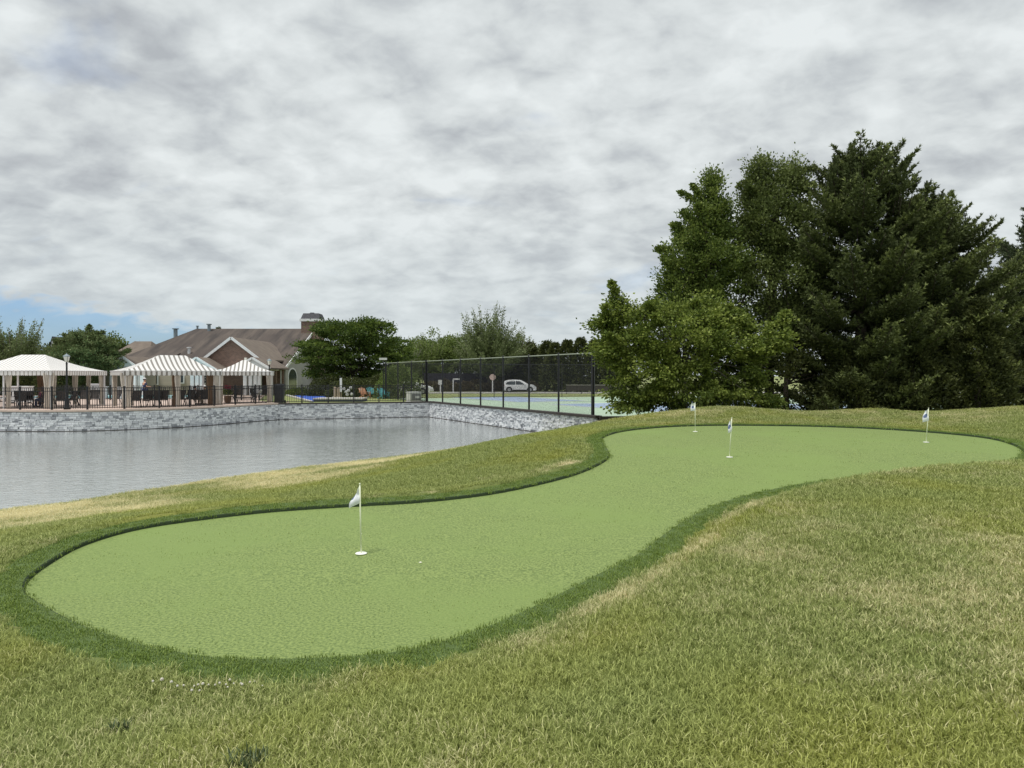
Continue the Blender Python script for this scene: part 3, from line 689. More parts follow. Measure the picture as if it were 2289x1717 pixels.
# low black screen beyond the right court
rt = empty('windscreen', (at(1266, 880, 76).x, 76, 0), 0, 'low black windscreen on posts behind the far right court', 'windscreen')
mb = MB(); mb.box(0, -.01, .35, 4.8, .01, .95); mb.build('panel', M['sling'], rt)
mb = MB(); mb.box(-.02, -.03, .952, 4.82, .03, 1.0); mb.build('top_rail', M['kerb'], rt)
for x in (0, 1.6, 3.2, 4.8): mb = MB(); mb.box(x - .03, .012, 0, x + .03, .06, .95); mb.build('post', M['black'], rt)
# long dark windscreen on the far court
def far_screen(px0, px1, Y, z0, z1, label):
    a = gx(px0, Y); b = gx(px1, Y); rt = empty('windscreen', (a, Y, zb), 0, label, 'windscreen'); L_ = b - a; n = max(2, round(L_ / 3))
    for k in range(n):
        mb = MB(); mb.box(L_ * k / n + .02, -.02, z0, L_ * (k + 1) / n - .02, .02, z1); mb.build('screen_panel', mat_screen, rt)
    for k in range(n + 1): mb = MB(); mb.box(L_ * k / n - .03, .03, 0, L_ * k / n + .03, .09, z1 + .1); mb.build('post', M['black'], rt)
mat_screen = mat('screen_cloth', (.035, .033, .05), .9, (.022, .022, .03), 1.5)
far_screen(948, 1092, 103, .95, 2.6, 'long black windscreen of another court behind the road')

def deck_fence(P, xs_px, label, z0=.10, h=1.22, mcount=(), first=True, closes=True):
    "aluminium picket fence: posts, three rails, pickets"
    pts = []
    cum = [0]
    for a, b in zip(P[:-1], P[1:]): cum.append(cum[-1] + math.hypot(b[0] - a[0], b[1] - a[1]))
    def pt(s):
        for i in range(len(P) - 1):
            if s <= cum[i + 1] + 1e-9:
                t = (s - cum[i]) / (cum[i + 1] - cum[i]); return Vector((P[i][0] + (P[i + 1][0] - P[i][0]) * t, P[i][1] + (P[i + 1][1] - P[i][1]) * t))
        return Vector(P[-1])
    T = cum[-1]; n = max(1, round(T / 1.86)); rt = empty('picket_fence', (*P[0], z0), 0, label, 'fence'); o = Vector(P[0])
    pk = MB()
    for k in range(n + 1):
        q = pt(T * k / n) - o
        if k == 0 and not first: continue
        mb = MB(); mb.box(q.x - .04, q.y - .04, 0, q.x + .04, q.y + .04, h + .03); mb.box(q.x - .05, q.y - .05, h + .032, q.x + .05, q.y + .05, h + .065); mb.build('post', M['black'], rt)
    for k in range(n):
        a = pt(T * k / n) - o; b = pt(T * (k + 1) / n) - o; d = (b - a).normalized() * .042
        for z in (h - .02, h - .20, .10):
            mb = MB(); mb.bar((a.x + d.x, a.y + d.y, z), (b.x - d.x, b.y - d.y, z), .028, .034); mb.build('rail', M['black'], rt)
        m_ = 15
        for j in range(1, m_):
            q = a.lerp(b, j / m_); pk.bar((q.x, q.y, .05), (q.x, q.y, h - .04), .022, .022)
    tag(pk.build('pickets', M['black'], rt), kind='stuff')
    return rt
def offs(P, d):
    o = []
    for i in range(len(P)):
        a = Vector(P[max(i - 1, 0)]); c = Vector(P[min(i + 1, len(P) - 1)]); n = (c - a).normalized(); o.append((P[i][0] - n.y * d, P[i][1] + n.x * d))
    return o
DF = offs(WALL[2:KW], .2)
deck_fence(DF, None, 'black picket fence along the curving pool deck edge')
BF = [DF[-1], (-11.2, 50.95), (-6.25, 52.6)]
deck_fence(BF, None, 'black picket fence along the lawn above the straight back wall', z0=.07, first=False)
deck_fence([(-38, 57.5), (-31, 57.5), (-20.5, 56.5), (-17.2, 53.5)], None, 'low black picket fence between pool and clubhouse', z0=.012, h=1.15)

# ------------------------------------------------------------------ golf pins
def flag_mesh(top, w0, drop, fold, em, fl=.2):
    "limp cloth hanging off the pole, folded; returns cloth and emblem builders"
    nu, nv = 10, 12; c = MB(); e = MB(); vs = []
    for j in range(nv + 1):
        v = j / nv
        for i in range(nu + 1):
            u = i / nu
            wd = w0 * (fold[0] + (fold[1] - fold[0]) * sm(v * 1.3)) 
            x = -u * wd; z = top - v * fl - u * drop * (1 - .3 * v) - .02 * u
            y = .022 * math.sin(u * 7 + v * 3.0) * u + .012 * math.sin(v * 6)
            vs.append((x, y, z))
    fs = [(j * (nu + 1) + i, j * (nu + 1) + i + 1, (j + 1) * (nu + 1) + i + 1, (j + 1) * (nu + 1) + i) for j in range(nv) for i in range(nu)]
    mi = []
    for j in range(nv):
        for i in range(nu):
            u, v = (i + .5) / nu, (j + .5) / nv; mi.append(1 if ((u - em[0]) / em[2]) ** 2 + ((v - em[1]) / em[3]) ** 2 < 1 else 0)
    me = bpy.data.meshes.new('flag'); keep = [f for f, k in zip(fs, mi) if k == 0]; em_f = [f for f, k in zip(fs, mi) if k == 1]
    c.v = vs; c.f = keep; c.mi = [0] * len(keep); e.v = vs; e.f = em_f; e.mi = [0] * len(em_f); return c, e
def pin(loc, label, lean, w0, drop, fold, em, rz, fl=.2):
    rt = empty('golf_pin', loc, rz, label, 'golf flag', 'practice pins on the putting green'); h = .76; lx, ly = lean
    mb = MB(); mb.lathe([(.062, 0.004), (.064, .009), (.058, .013), (.02, .014)], (0, 0, 0), 24); mb.build('cup_disc', M['disc'], rt, True)
    mb = MB(); mb.tube([(0, 0, .012), (lx * .5, ly * .5, h * .5), (lx, ly, h)], [.0085, .0085, .008], 8); mb.lathe([(.011, h), (.010, h + .008), (.002, h + .014)], (lx, ly, 0), 8); mb.build('pole', M['pole'], rt, True)
    c, e = flag_mesh(h - .004, w0, drop, fold, em, fl)
    f = c.build('flag', M['flag'], rt, True, fix=False); f.location = (lx, ly, 0)
    g = e.build('emblem', M['emblem'], f, True, fix=False)
pin((-1.64, 7.7, float(zg(7.7))), 'white golf pin nearest the camera, flag folded to the left', (-.012, 0), .115, .05, (.30, 1.0), (.9, .45, .2, .17), 0, .2)
pin((4.2, 13.7, float(zg(13.7))), 'white golf pin in the middle, its flag wrapped tight round the pole', (.045, 0), .085, .04, (.5, .95), (.7, .5, .5, .14), R(10), .25)
pin((4.8, 18.6, float(zg(18.6))), 'white golf pin farthest back, in front of the leafy trees', (-.004, 0), .13, -.01, (.7, .9), (.55, .5, .26, .2), R(-5), .2)
pin((9.22, 15.8, float(zg(15.8))), 'white golf pin by the right tip of the green with a large dark emblem', (.05, 0), .14, .03, (.45, 1.0), (.55, .5, .34, .2), 0, .27)
# a leaf on the green and clover by the fringe
mb = MB(); mb.add([(0, 0, .004), (.02, .006, .012), (.036, 0, .006), (.02, -.008, .004)], [(0, 1, 2, 3)]); o = mb.build('fallen_leaf', M['flower'], fix=False)
o.location = (gx(935, 7.35), 7.35, float(zg(7.35)) + .008); tag(o, 'small pale dry leaf lying on the turf right of the near pin', 'leaf')
cl = [(357, 1524), (380, 1527), (393, 1533), (406, 1530), (431, 1530), (440, 1529), (449, 1531), (463, 1527), (478, 1528), (488, 1526), (502, 1528), (511, 1520), (519, 1525), (536, 1525), (538, 1529), (556, 1522), (566, 1519), (583, 1529), (426, 1543), (442, 1542), (338, 1522), (505, 1533)]
proto = None
for x_, y_ in cl:
    Y = 4.5
    for _ in range(20): Y = 1588 * (EYE - float(ground([gx(x_, Y)], [Y])[0]) - .045) / (y_ - HY) * .5 + Y * .5
    X = gx(x_, Y); z = float(ground([X], [Y])[0])
    if proto is None:
        proto = empty('clover_flower', (X, Y, z), 0, 'white clover flower in the row along the near edge of the fringe', 'flower', 'white clover flowers along the fringe edge')
        mb = MB(); mb.tube([(0, 0, 0), (.003, 0, .045)], .0012, 5); mb.build('stem', M['fringe'], proto)
        mb = MB()
        for k in range(34):
            a = k * 2.4; t = k / 34; el = -.5 + 1.9 * t; p0 = Vector((.003, 0, .050)); d = Vector((math.cos(a) * math.cos(el), math.sin(a) * math.cos(el), math.sin(el)))
            mb.bar(p0 + d * .002, p0 + d * .0105, .0036, .003)
        mb.build('blossom', M['flower'], proto)
    else:
        copy_tree(proto, (X, Y, z), random.random() * 6, proto['label'], scale=random.uniform(.45, .85))
wm = leaf_mat('weed_leaf', (.045, .07, .03), (.10, .14, .06), (.20, .24, .12))
def weed(x_, y_, s, label):
    Y = 3.2
    for _ in range(30): Y = 1588 * (EYE - float(ground([gx(x_, Y)], [Y])[0])) / (y_ - HY) * .5 + Y * .5
    o = clump('weed', int(70 * s), .07 * s, .03, .07, .009, wm, 1.0); col.objects.link(o); o.location = (gx(x_, Y), Y, float(ground([gx(x_, Y)], [Y])[0])); tag(o, label, 'weed')
weed(550, 1712, 1.3, 'dark blue green weed tuft in the grass at the bottom left')
weed(262, 1640, .6, 'small dark weed tuft in the grass near the bottom left corner')

# ------------------------------------------------------------------ trees
def leaves(name, C, A, S, Ln, Wd, tint, m, parent):
    "diamond leaves: centre, axis, side, length, width"
    n = len(C); V = np.empty((n, 4, 3), np.float32)
    V[:, 0] = C; V[:, 1] = C + A * (Ln * .5)[:, None] + S * (Wd * .5)[:, None]; V[:, 2] = C + A * Ln[:, None]; V[:, 3] = C + A * (Ln * .5)[:, None] - S * (Wd * .5)[:, None]
    me = bpy.data.meshes.new(name); me.vertices.add(4 * n); me.vertices.foreach_set('co', V.ravel()); me.loops.add(4 * n); me.loops.foreach_set('vertex_index', np.arange(4 * n, dtype=np.int32))
    me.polygons.add(n); me.polygons.foreach_set('loop_start', np.arange(0, 4 * n, 4, dtype=np.int32)); me.polygons.foreach_set('loop_total', np.full(n, 4, np.int32))
    a = me.attributes.new('tint', 'FLOAT', 'POINT'); a.data.foreach_set('value', np.repeat(np.clip(tint, 0, 1), 4).astype(np.float32)); me.update(calc_edges=True)
    return link(name, me, m, parent)
def unit(v): return v / (np.linalg.norm(v, axis=1)[:, None] + 1e-9)
def rnd_leaf(P, Ax, r):
    S = np.cross(Ax, unit(r.normal(size=P.shape))); return unit(S)
def tree(name, base, label, lobes, m, barkm, h_trunk, tr=.18, ncl=60, per=120, leaf=.12, csize=.5, flat=.55, cat='tree', seed=0, droop=0., shell=.5, limbs=14, group=None, stems=1, spiky=0, hang=0, fingers=0, fdir=(0, 0, .5)):
    """lobes: (x,y,z,rx,ry,rz,weight) in world space; clusters fill them, limbs reach the clusters"""
    r = np.random.default_rng(seed); rt = empty(name, base, 0, label, cat, group); B = np.array(base, float)
    cen = []; wsum = sum(l[6] for l in lobes)
    for l in lobes:
        k = max(2, int(ncl * l[6] / wsum)); d = unit(r.normal(size=(k, 3))); rad = shell + (1 - shell) * r.random(k) ** .6; rad *= r.uniform(.82, 1.12, k)
        cen.append(np.array(l[:3]) + d * rad[:, None] * np.array(l[3:6]))
    cen = np.concatenate(cen) - B; fs_ = np.ones(len(cen)); m0 = cen.mean(0)
    if fingers:      # shoots that reach out of the crown
        ex = []; es = []; wl = np.array([l[6] for l in lobes], float); wl /= wl.sum()
        for q in range(fingers):
            l = lobes[r.choice(len(lobes), p=wl)]; d = unit((r.normal(size=3) + np.array(fdir) * 1.4)[None])[0]; d[1] *= .6
            p = np.array(l[:3]) - B + d * np.array(l[3:6]) * .85; ln = r.uniform(.5, 1.25) * csize * 2.2; dd = unit((d + np.array(fdir) * .8 + r.normal(size=3) * .25)[None])[0]
            for k_ in range(5): ex.append(p + dd * ln * k_ / 4 + np.array([0, 0, -.05 * k_ * k_ * csize * .4])); es.append(.75 - .12 * k_)
        cen = np.concatenate([cen, np.array(ex)]); fs_ = np.concatenate([fs_, np.array(es)])
    ok = cen[:, 2] > .15; cen = cen[ok]; fs_ = fs_[ok]
    size = csize * r.uniform(.6, 1.35, len(cen)) * fs_; ctint = r.uniform(.25, .75, len(cen))
    n = len(cen) * per; ci = np.repeat(np.arange(len(cen)), per)
    g = r.normal(size=(n, 3)) * .55; g[:, 2] *= flat; mid = cen.mean(0)
    # shoots push outwards from each cluster
    outd = unit(cen - mid * np.array([1, 1, .6])); t = r.random(n) ** 1.5
    P = cen[ci] + g * size[ci][:, None] + outd[ci] * (t * size[ci] * .8)[:, None]
    P[:, 2] -= hang * r.random(n) * size[ci]
    Ax = unit(g + outd[ci] * .8 + r.normal(size=(n, 3)) * .6 + np.array([0, 0, -droop])); S = rnd_leaf(P, Ax, r)
    ln = leaf * r.uniform(.6, 1.4, n); tint = ctint[ci] + r.normal(size=n) * .18
    leaves('crown', P, Ax, S, ln, ln * .62, tint, m, rt)
    mb = MB(); top = mid * 1.0; 
    for s_ in range(stems):
        off = (np.array([math.cos(s_ * 2.4), math.sin(s_ * 2.4), 0]) * .35 * (stems > 1))
        e = np.array([mid[0] * .5, mid[1] * .5, h_trunk]) + off * 2.5
        mb.tube([tuple(off), tuple(off + (e - off) * .5 + r.normal(size=3) * .06), tuple(e)], [tr, tr * .8, tr * .6], 9)
        pick_ = r.choice(len(cen), min(limbs, len(cen)), replace=False)
        for q in pick_:
            st = e * np.array([1, 1, r.uniform(.6, 1)]) if r.random() < .7 else e
            c = cen[q]; m1 = st + (c - st) * .5 + np.array([0, 0, .12 * np.linalg.norm(c - st)]); mb.tube([tuple(st), tuple(m1), tuple(c)], [tr * .38, tr * .22, tr * .07], 6)
    mb.build('trunk', barkm, rt, True); return rt
def L_(px, py, rx, ry, Y, ry_m=None, wt=None):
    p = at(px, py, Y); s = Y / FPX; return (p.x, p.y, p.z, rx * s, ry_m or rx * s * .9, ry * s, wt or rx * ry)
lmA = leaf_mat('leaf_fresh', (.055, .09, .016), (.17, .225, .04), (.36, .42, .10))
lmB = leaf_mat('leaf_mid', (.045, .075, .015), (.13, .18, .036), (.30, .36, .09))
lmC = leaf_mat('leaf_vine', (.045, .065, .016), (.12, .155, .04), (.30, .35, .13))
lmD = leaf_mat('leaf_dark', (.03, .042, .013), (.072, .088, .027), (.15, .17, .05))
lmE = leaf_mat('leaf_olive', (.06, .085, .03), (.14, .18, .065), (.26, .31, .14))
lmF = leaf_mat('leaf_bright', (.07, .11, .03), (.17, .23, .06), (.28, .34, .11))
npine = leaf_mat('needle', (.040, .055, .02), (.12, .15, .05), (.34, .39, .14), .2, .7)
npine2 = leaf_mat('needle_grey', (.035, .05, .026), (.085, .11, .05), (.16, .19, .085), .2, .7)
def gz_at(x, y): return float(ground([x], [y])[0]) - .05
def G(px, Y): x = gx(px, Y); return (x, Y, max(gz_at(x, Y), -.1))
# low spreading tree in front, left
tree('broadleaf_tree', G(1530, 28.2), 'low spreading tree with light green leaves reaching over the court corner', [
    L_(1480, 745, 130, 62, 28, wt=9), L_(1405, 775, 66, 48, 27.6, wt=4.5), L_(1358, 724, 30, 11, 27.8, wt=1.2), L_(1385, 692, 14, 20, 27.8, wt=.8), L_(1560, 720, 90, 60, 28.5, wt=6), L_(1458, 835, 85, 52, 27.5, wt=5), L_(1600, 800, 100, 60, 28, wt=5), L_(1405, 712, 40, 16, 28, wt=1.2), L_(1490, 900, 80, 22, 28.4, wt=2.4), L_(1640, 895, 70, 22, 28.8, wt=2),
    L_(1670, 760, 60, 50, 27.8, wt=2.5), L_(1410, 890, 45, 28, 27.5, wt=1.6), L_(1550, 870, 110, 38, 28, wt=3.5), L_(1730, 755, 32, 36, 27.6, wt=1.5), L_(1700, 880, 60, 34, 28, wt=1.6)],
    lmA, M['barkl'], 2.0, .14, 430, 140, .115, .34, .5, seed=4, shell=.45, limbs=34, droop=.4, fingers=40, fdir=(-.25, -.1, .45))
tree('broadleaf_tree', G(1590, 30), 'tall narrow leafy tree with a pointed tip left of the vine covered tree', [
    L_(1593, 412, 15, 44, 30, wt=1.3), L_(1590, 480, 48, 52, 30, wt=4), L_(1545, 570, 60, 55, 30, wt=4), L_(1600, 600, 80, 80, 30, wt=7), L_(1530, 665, 60, 42, 30, wt=3), L_(1580, 700, 100, 70, 30.2, wt=5), L_(1500, 625, 24, 22, 29.8, wt=.6), L_(1500, 690, 40, 24, 29.8, wt=1), L_(1555, 520, 26, 40, 30, wt=1.2)],
    lmB, M['bark'], 6.5, .16, 330, 150, .105, .33, .7, seed=5, shell=.2, limbs=40, fingers=24, fdir=(-.3, 0, .6))
tree('vine_covered_tree', G(1720, 30.5), 'tall tree draped in climbing vines beside the big pine', [
    L_(1700, 385, 26, 26, 30.5, wt=1.4), L_(1755, 410, 48, 50, 30.5, wt=3), L_(1690, 440, 32, 50, 30.5, wt=2.5), L_(1730, 500, 85, 80, 30.3, wt=7), L_(1740, 620, 95, 90, 30.3, wt=8), L_(1700, 740, 100, 90, 30.6, wt=6), L_(1800, 700, 70, 100, 30.8, wt=4), L_(1660, 555, 40, 70, 30.2, wt=2)],
    lmC, M['bark'], 8.5, .2, 420, 150, .105, .34, .9, seed=6, shell=.35, limbs=40, hang=.7, fingers=22, fdir=(.2, -.2, .2))
tree('evergreen_bush', G(1760, 29.5), 'dark evergreen undergrowth below the vine covered tree', [
    L_(1640, 830, 100, 85, 30, wt=5), L_(1760, 830, 110, 95, 30, wt=6), L_(1850, 800, 90, 110, 30.3, wt=5), L_(1800, 690, 80, 90, 30.8, wt=4)],
    lmD, M['bark'], 2, .12, 190, 120, .12, .45, .6, seed=7, shell=.5, limbs=20, cat='bush')
def pine(name, base, H, prof, label, m, seed, dens=1.0, zmin=.5, lopx=0, tuft=.19, sky=1.0, side=None):
    """eastern white pine: whorled limbs carrying flat plumes of needles, candles at the tip. prof = [(height fraction, radius)]"""
    r = np.random.default_rng(seed); rt = empty(name, base, 0, label, 'tree'); mb = MB(); C = []; A = []; TT = []; LN = []
    hf = [p[0] for p in prof]; rf = [p[1] for p in prof]
    mb.tube([(0, 0, -.2), (.05, 0, H * .4), (lopx * .3, 0, H * .8), (lopx * .4, 0, H * .97)], [.26, .2, .08, .03], 10)
    z = zmin
    while z < H * .985:
        f = z / H; nb = int(r.integers(7, 10)) if f < .9 else 8; a0 = r.random() * 7
        for k in range(nb):
            az = a0 + 2 * PI * k / nb + r.normal() * .22; Rm = np.interp(f, hf, rf) * r.choice((r.uniform(.5, .75), r.uniform(.85, 1.18)), p=(.4, .6))
            if side: Rm *= 1 + side * math.cos(az)
            rise = np.interp(f, [0, .35, .7, .88, 1], [-.06, .06, .18, .32, .7]) + r.normal() * .08
            d = np.array([math.cos(az), math.sin(az)]); n_ = 9; pts = []
            bx = lopx * f * .4
            for i in range(n_):
                t = i / (n_ - 1); rr = Rm * t; pts.append((bx + d[0] * rr, d[1] * rr, z + Rm * (rise * t - .16 * math.sin(t * PI) + .16 * t * t)))
            mb.tube(pts[::2] , [.045 * (1 - f * .7), .035 * (1 - f * .6), .025, .016, .008], 5)
            P = np.array(pts); Tn = unit(np.gradient(P, axis=0)); up = np.array([0, 0, 1.]); bt = r.uniform(.15, .7)
            nt = int(Rm * 11 * dens) + 4
            for q in range(nt):
                t = .34 + .66 * (q + r.random()) / nt; i = min(int(t * (n_ - 1)), n_ - 2); fr_ = t * (n_ - 1) - i; c0 = P[i] * (1 - fr_) + P[i + 1] * fr_; tn = Tn[i]
                sd = np.cross(tn, up); sd /= np.linalg.norm(sd) + 1e-9; sgn = 1 if q % 2 else -1
                tl = (.28 + .56 * math.sin(min(t * 1.15, 1) * PI) ** .7) * min(Rm, 3.0) * .42 * r.uniform(.7, 1.2)
                tw = unit((tn * .8 + sgn * sd * .85 + up * r.uniform(.0, .35))[None])[0]
                m_ = max(2, int(tl / .11)); s_ = (np.arange(m_) + r.random(m_)) / m_
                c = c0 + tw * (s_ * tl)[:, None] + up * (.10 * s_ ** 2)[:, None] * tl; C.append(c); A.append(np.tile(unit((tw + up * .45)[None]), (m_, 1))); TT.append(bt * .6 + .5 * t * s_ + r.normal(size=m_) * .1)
            C.append(P[-1:] + 0); A.append(unit((Tn[-1] + up * 1.2)[None])); TT.append(np.array([bt + .3]))
        z += H * np.interp(f, [0, .8, 1], [.058, .042, .03]) * r.uniform(.8, 1.2)
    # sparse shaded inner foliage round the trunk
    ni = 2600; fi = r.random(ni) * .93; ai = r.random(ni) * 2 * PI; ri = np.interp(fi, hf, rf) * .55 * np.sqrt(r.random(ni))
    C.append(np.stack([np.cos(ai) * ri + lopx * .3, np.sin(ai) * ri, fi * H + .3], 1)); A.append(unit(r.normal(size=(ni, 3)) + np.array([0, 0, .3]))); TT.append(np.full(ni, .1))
    # candles: upright shoots standing on the top
    mt = []
    for k in range(int(80 * sky)):
        f = r.uniform(.82, 1.0); az = r.random() * 2 * PI; Rm = np.interp(f, hf, rf) * r.uniform(.2, 1.0); p0 = np.array([lopx * .4 + math.cos(az) * Rm, math.sin(az) * Rm, H * f - .1]); hh = r.uniform(.45, 1.0) * (1 - .12 * Rm)
        ln_ = np.array([math.cos(az) * .25, math.sin(az) * .25, 1.]); ln_ /= np.linalg.norm(ln_); mb.tube([tuple(p0 - ln_ * .6), tuple(p0 + ln_ * hh)], [.018, .008], 4)
        s_ = np.linspace(.0, 1, 12); C.append(p0 + ln_ * (s_ * hh)[:, None]); A.append(np.tile(ln_, (12, 1))); TT.append(np.full(12, .25))
        for w_ in range(3):
            b_ = unit((ln_ * .9 + r.normal(size=3) * .55)[None])[0]; q0 = p0 + ln_ * hh * r.uniform(.25, .7); s2 = np.linspace(0, 1, 6); C.append(q0 + b_ * (s2 * .38)[:, None]); A.append(np.tile(unit((b_ + ln_)[None]), (6, 1))); TT.append(np.full(6, .3))
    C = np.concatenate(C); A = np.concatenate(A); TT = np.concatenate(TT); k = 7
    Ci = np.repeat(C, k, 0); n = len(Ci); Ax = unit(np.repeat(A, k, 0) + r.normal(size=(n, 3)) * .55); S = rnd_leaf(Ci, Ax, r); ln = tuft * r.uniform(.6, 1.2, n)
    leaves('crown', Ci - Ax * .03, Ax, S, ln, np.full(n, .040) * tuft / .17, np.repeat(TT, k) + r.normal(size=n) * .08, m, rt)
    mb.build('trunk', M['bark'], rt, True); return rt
b = G(1922, 29.6)
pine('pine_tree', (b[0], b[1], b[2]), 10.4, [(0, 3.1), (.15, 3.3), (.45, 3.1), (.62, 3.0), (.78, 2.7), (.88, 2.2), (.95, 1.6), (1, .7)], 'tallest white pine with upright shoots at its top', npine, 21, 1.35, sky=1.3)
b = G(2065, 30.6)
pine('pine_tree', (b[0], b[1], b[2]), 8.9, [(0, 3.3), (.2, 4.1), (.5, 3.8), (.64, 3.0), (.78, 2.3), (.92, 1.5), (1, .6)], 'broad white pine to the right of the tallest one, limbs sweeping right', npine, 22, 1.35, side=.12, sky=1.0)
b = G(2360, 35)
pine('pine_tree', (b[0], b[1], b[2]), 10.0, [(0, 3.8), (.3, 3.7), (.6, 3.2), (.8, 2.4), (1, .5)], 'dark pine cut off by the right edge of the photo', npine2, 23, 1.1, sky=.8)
def cone_ever(name, base, H, rad, label, m, seed, n=14000, leaf=.13, cat='tree', group=None, top=.06, lobes=7):
    r = np.random.default_rng(seed); rt = empty(name, base, 0, label, cat, group)
    f = r.random(n) ** .85; az = r.random(n) * 2 * PI; prof_ = np.interp(f, [0, .12, .4, .75, 1], [.78, 1, .92, .5, top])
    lob = 1 + .14 * np.sin(az * lobes + f * 9) + .12 * np.sin(f * 40 + az * 3); rr = rad * prof_ * lob * (1 - .38 * r.random(n) ** 2)
    P = np.stack([np.cos(az) * rr, np.sin(az) * rr, f * H + .05], 1) + r.normal(size=(n, 3)) * .05 * rad; Ax = unit(np.stack([np.cos(az) * .8, np.sin(az) * .8, np.full(n, .55)], 1) + r.normal(size=(n, 3)) * .45)
    ln = leaf * r.uniform(.6, 1.5, n); leaves('crown', P, Ax, rnd_leaf(P, Ax, r), ln, ln * .42, .45 + .25 * np.sin(az * lobes + f * 9) + r.normal(size=n) * .15, m, rt)
    mb = MB(); mb.tube([(0, 0, -.1), (0, 0, H * .9)], [rad * .08 + .03, .02], 8); mb.build('trunk', M['bark'], rt); return rt
cone_ever('cypress_tree', G(2185, 27.4), 4.2, 1.2, 'feathery dark cypress at the right foot of the pines', lmD, 31, 26000, .12, top=.1)
cone_ever('cypress_tree', G(2040, 28.2), 2.9, 1.7, 'low dark cypress under the broad pine limbs', lmD, 32, 20000, .12, top=.2)
cone_ever('cypress_tree', G(1920, 28.6), 2.6, 1.6, 'low dark cypress under the tallest pine', lmD, 33, 18000, .12, top=.2)
cone_ever('cypress_tree', G(2290, 30.5), 3.6, 1.8, 'dark cypress at the right edge of the photo', lmD, 34, 18000, .13, top=.2)

def airy(name, base, H, W, label, m, seed, nb=46, per=260, leaf=.2, z0=.25, spread=.42, cat='tree', up=.9, k0=.4, group=None, tr=.22):
    "vase-shaped tree whose straight shoots stick out of the crown"
    r = np.random.default_rng(seed); rt = empty(name, base, 0, label, cat, group); mb = MB(); C = []; D = []; T = []
    mb.tube([(0, 0, -.2), (0, 0, H * z0)], [tr, tr * .75], 8)
    for k in range(nb):
        az = r.random() * 2 * PI; el = r.uniform(.12, 1.45) ** up; p0 = np.array([0, 0, H * r.uniform(z0 * .8, z0 * 1.5)])
        d = np.array([math.cos(az) * math.cos(el), math.sin(az) * math.cos(el), math.sin(el)]); mx_ = 1 / math.sqrt((math.cos(el) / W) ** 2 + (math.sin(el) / (H * (1 - z0))) ** 2); ln = mx_ * r.uniform(.62, 1.06)
        bend = np.array([0, 0, ln * .14]); P1 = p0 + d * ln * .5 - bend * .3; P2 = p0 + d * ln + bend
        mb.tube([tuple(p0), tuple(P1), tuple(P2)], [tr * .3, tr * .16, .015], 5)
        t = k0 * r.random(per) + (1 - k0) * r.random(per) ** .6; c = np.where(t[:, None] < .5, p0 + (P1 - p0) * (t * 2)[:, None], P1 + (P2 - P1) * (t * 2 - 1)[:, None])
        c = c + r.normal(size=(per, 3)) * (spread * (1.15 - t) * W * .28 + .05)[:, None]; C.append(c); D.append(np.tile(d, (per, 1))); T.append(np.full(per, r.uniform(.25, .7)) + .15 * t)
    C = np.concatenate(C); D = np.concatenate(D); T = np.concatenate(T); n = len(C); ok = C[:, 2] > .3; C = C[ok]; D = D[ok]; T = T[ok]; n = len(C)
    Ax = unit(D + r.normal(size=(n, 3)) * .7); ln = leaf * r.uniform(.6, 1.3, n); leaves('crown', C, Ax, rnd_leaf(C, Ax, r), ln, ln * .55, T + r.normal(size=n) * .15, m, rt)
    mb.build('trunk', M['barkl'], rt, True); return rt
def GB(px, Y): return (gx(px, Y), Y, -.02 if Y < 74 else zb)
airy('tree', GB(1092, 103), 11.0, 7.4, 'airy tree with upright shoots behind the stop sign', lmE, 41, 85, 520, .25, spread=.24)
airy('tree', GB(1150, 107), 8.3, 4.5, 'lower airy tree just right of the tall airy one', lmE, 42, 60, 260, .27)
airy('tree', GB(30, 74), 8.0, 4.4, 'airy grey green tree at the left edge behind the left cabana', lmE, 43, 90, 520, .19, z0=.18, spread=.26)
tree('tree', GB(190, 72), 'round dense tree behind the left cabana lamp', [L_(190, 795, 70, 36, 72, 3.2, 6), L_(192, 768, 44, 22, 72, 2.4, 3), L_(150, 800, 45, 30, 72, 2, 2), L_(232, 800, 40, 30, 72, 2, 2)], lmE, M['barkl'], 1.6, .16, 260, 120, .17, .42, .7, seed=44, limbs=24, fingers=30, fdir=(0, 0, .6), shell=.4)
airy('tree', GB(960, 112), 8.2, 4.6, 'pale willow like tree behind the court lamp', lmF, 45, 90, 280, .26, up=1)
airy('tree', GB(910, 108), 8.3, 3.2, 'thin topped tree behind the dark cherry tree', lmE, 46, 30, 200, .2)
for k, (px, Y, h, r_, mm, lb) in enumerate([(985, 118, 9.3, 4.9, lmF, 'bright green rounded tree far behind the left court posts'), (1040, 116, 8.8, 4.8, lmF, 'bright green rounded tree left of the airy tree'), (935, 120, 8.6, 4.4, lmF, 'bright green tree far behind the white car'), (1175, 116, 7.4, 4.2, lmE, 'low tree between airy tree and dark hedge row'),
                                         (258, 112, 8.3, 2.2, lmB, 'dark round tree top behind the round left tree'), (70, 90, 6.2, 5.0, lmD, 'dark tree mass far behind the left cabana'), (-60, 85, 7, 5, lmB, 'tree beyond the left edge of the photo')]):
    p = GB(px, Y); tree('tree', p, lb, [(p[0], p[1], p[2] + h * .62, r_, r_, h * .36, 3), (p[0] - r_ * .5, p[1], p[2] + h * .5, r_ * .7, r_ * .7, h * .3, 1.5), (p[0] + r_ * .5, p[1], p[2] + h * .5, r_ * .7, r_ * .7, h * .3, 1.5)], mm, M['bark'], h * .4, .2, 130, 130, .3, .8, .7, seed=50 + k, limbs=10)
p = GB(795, 72)
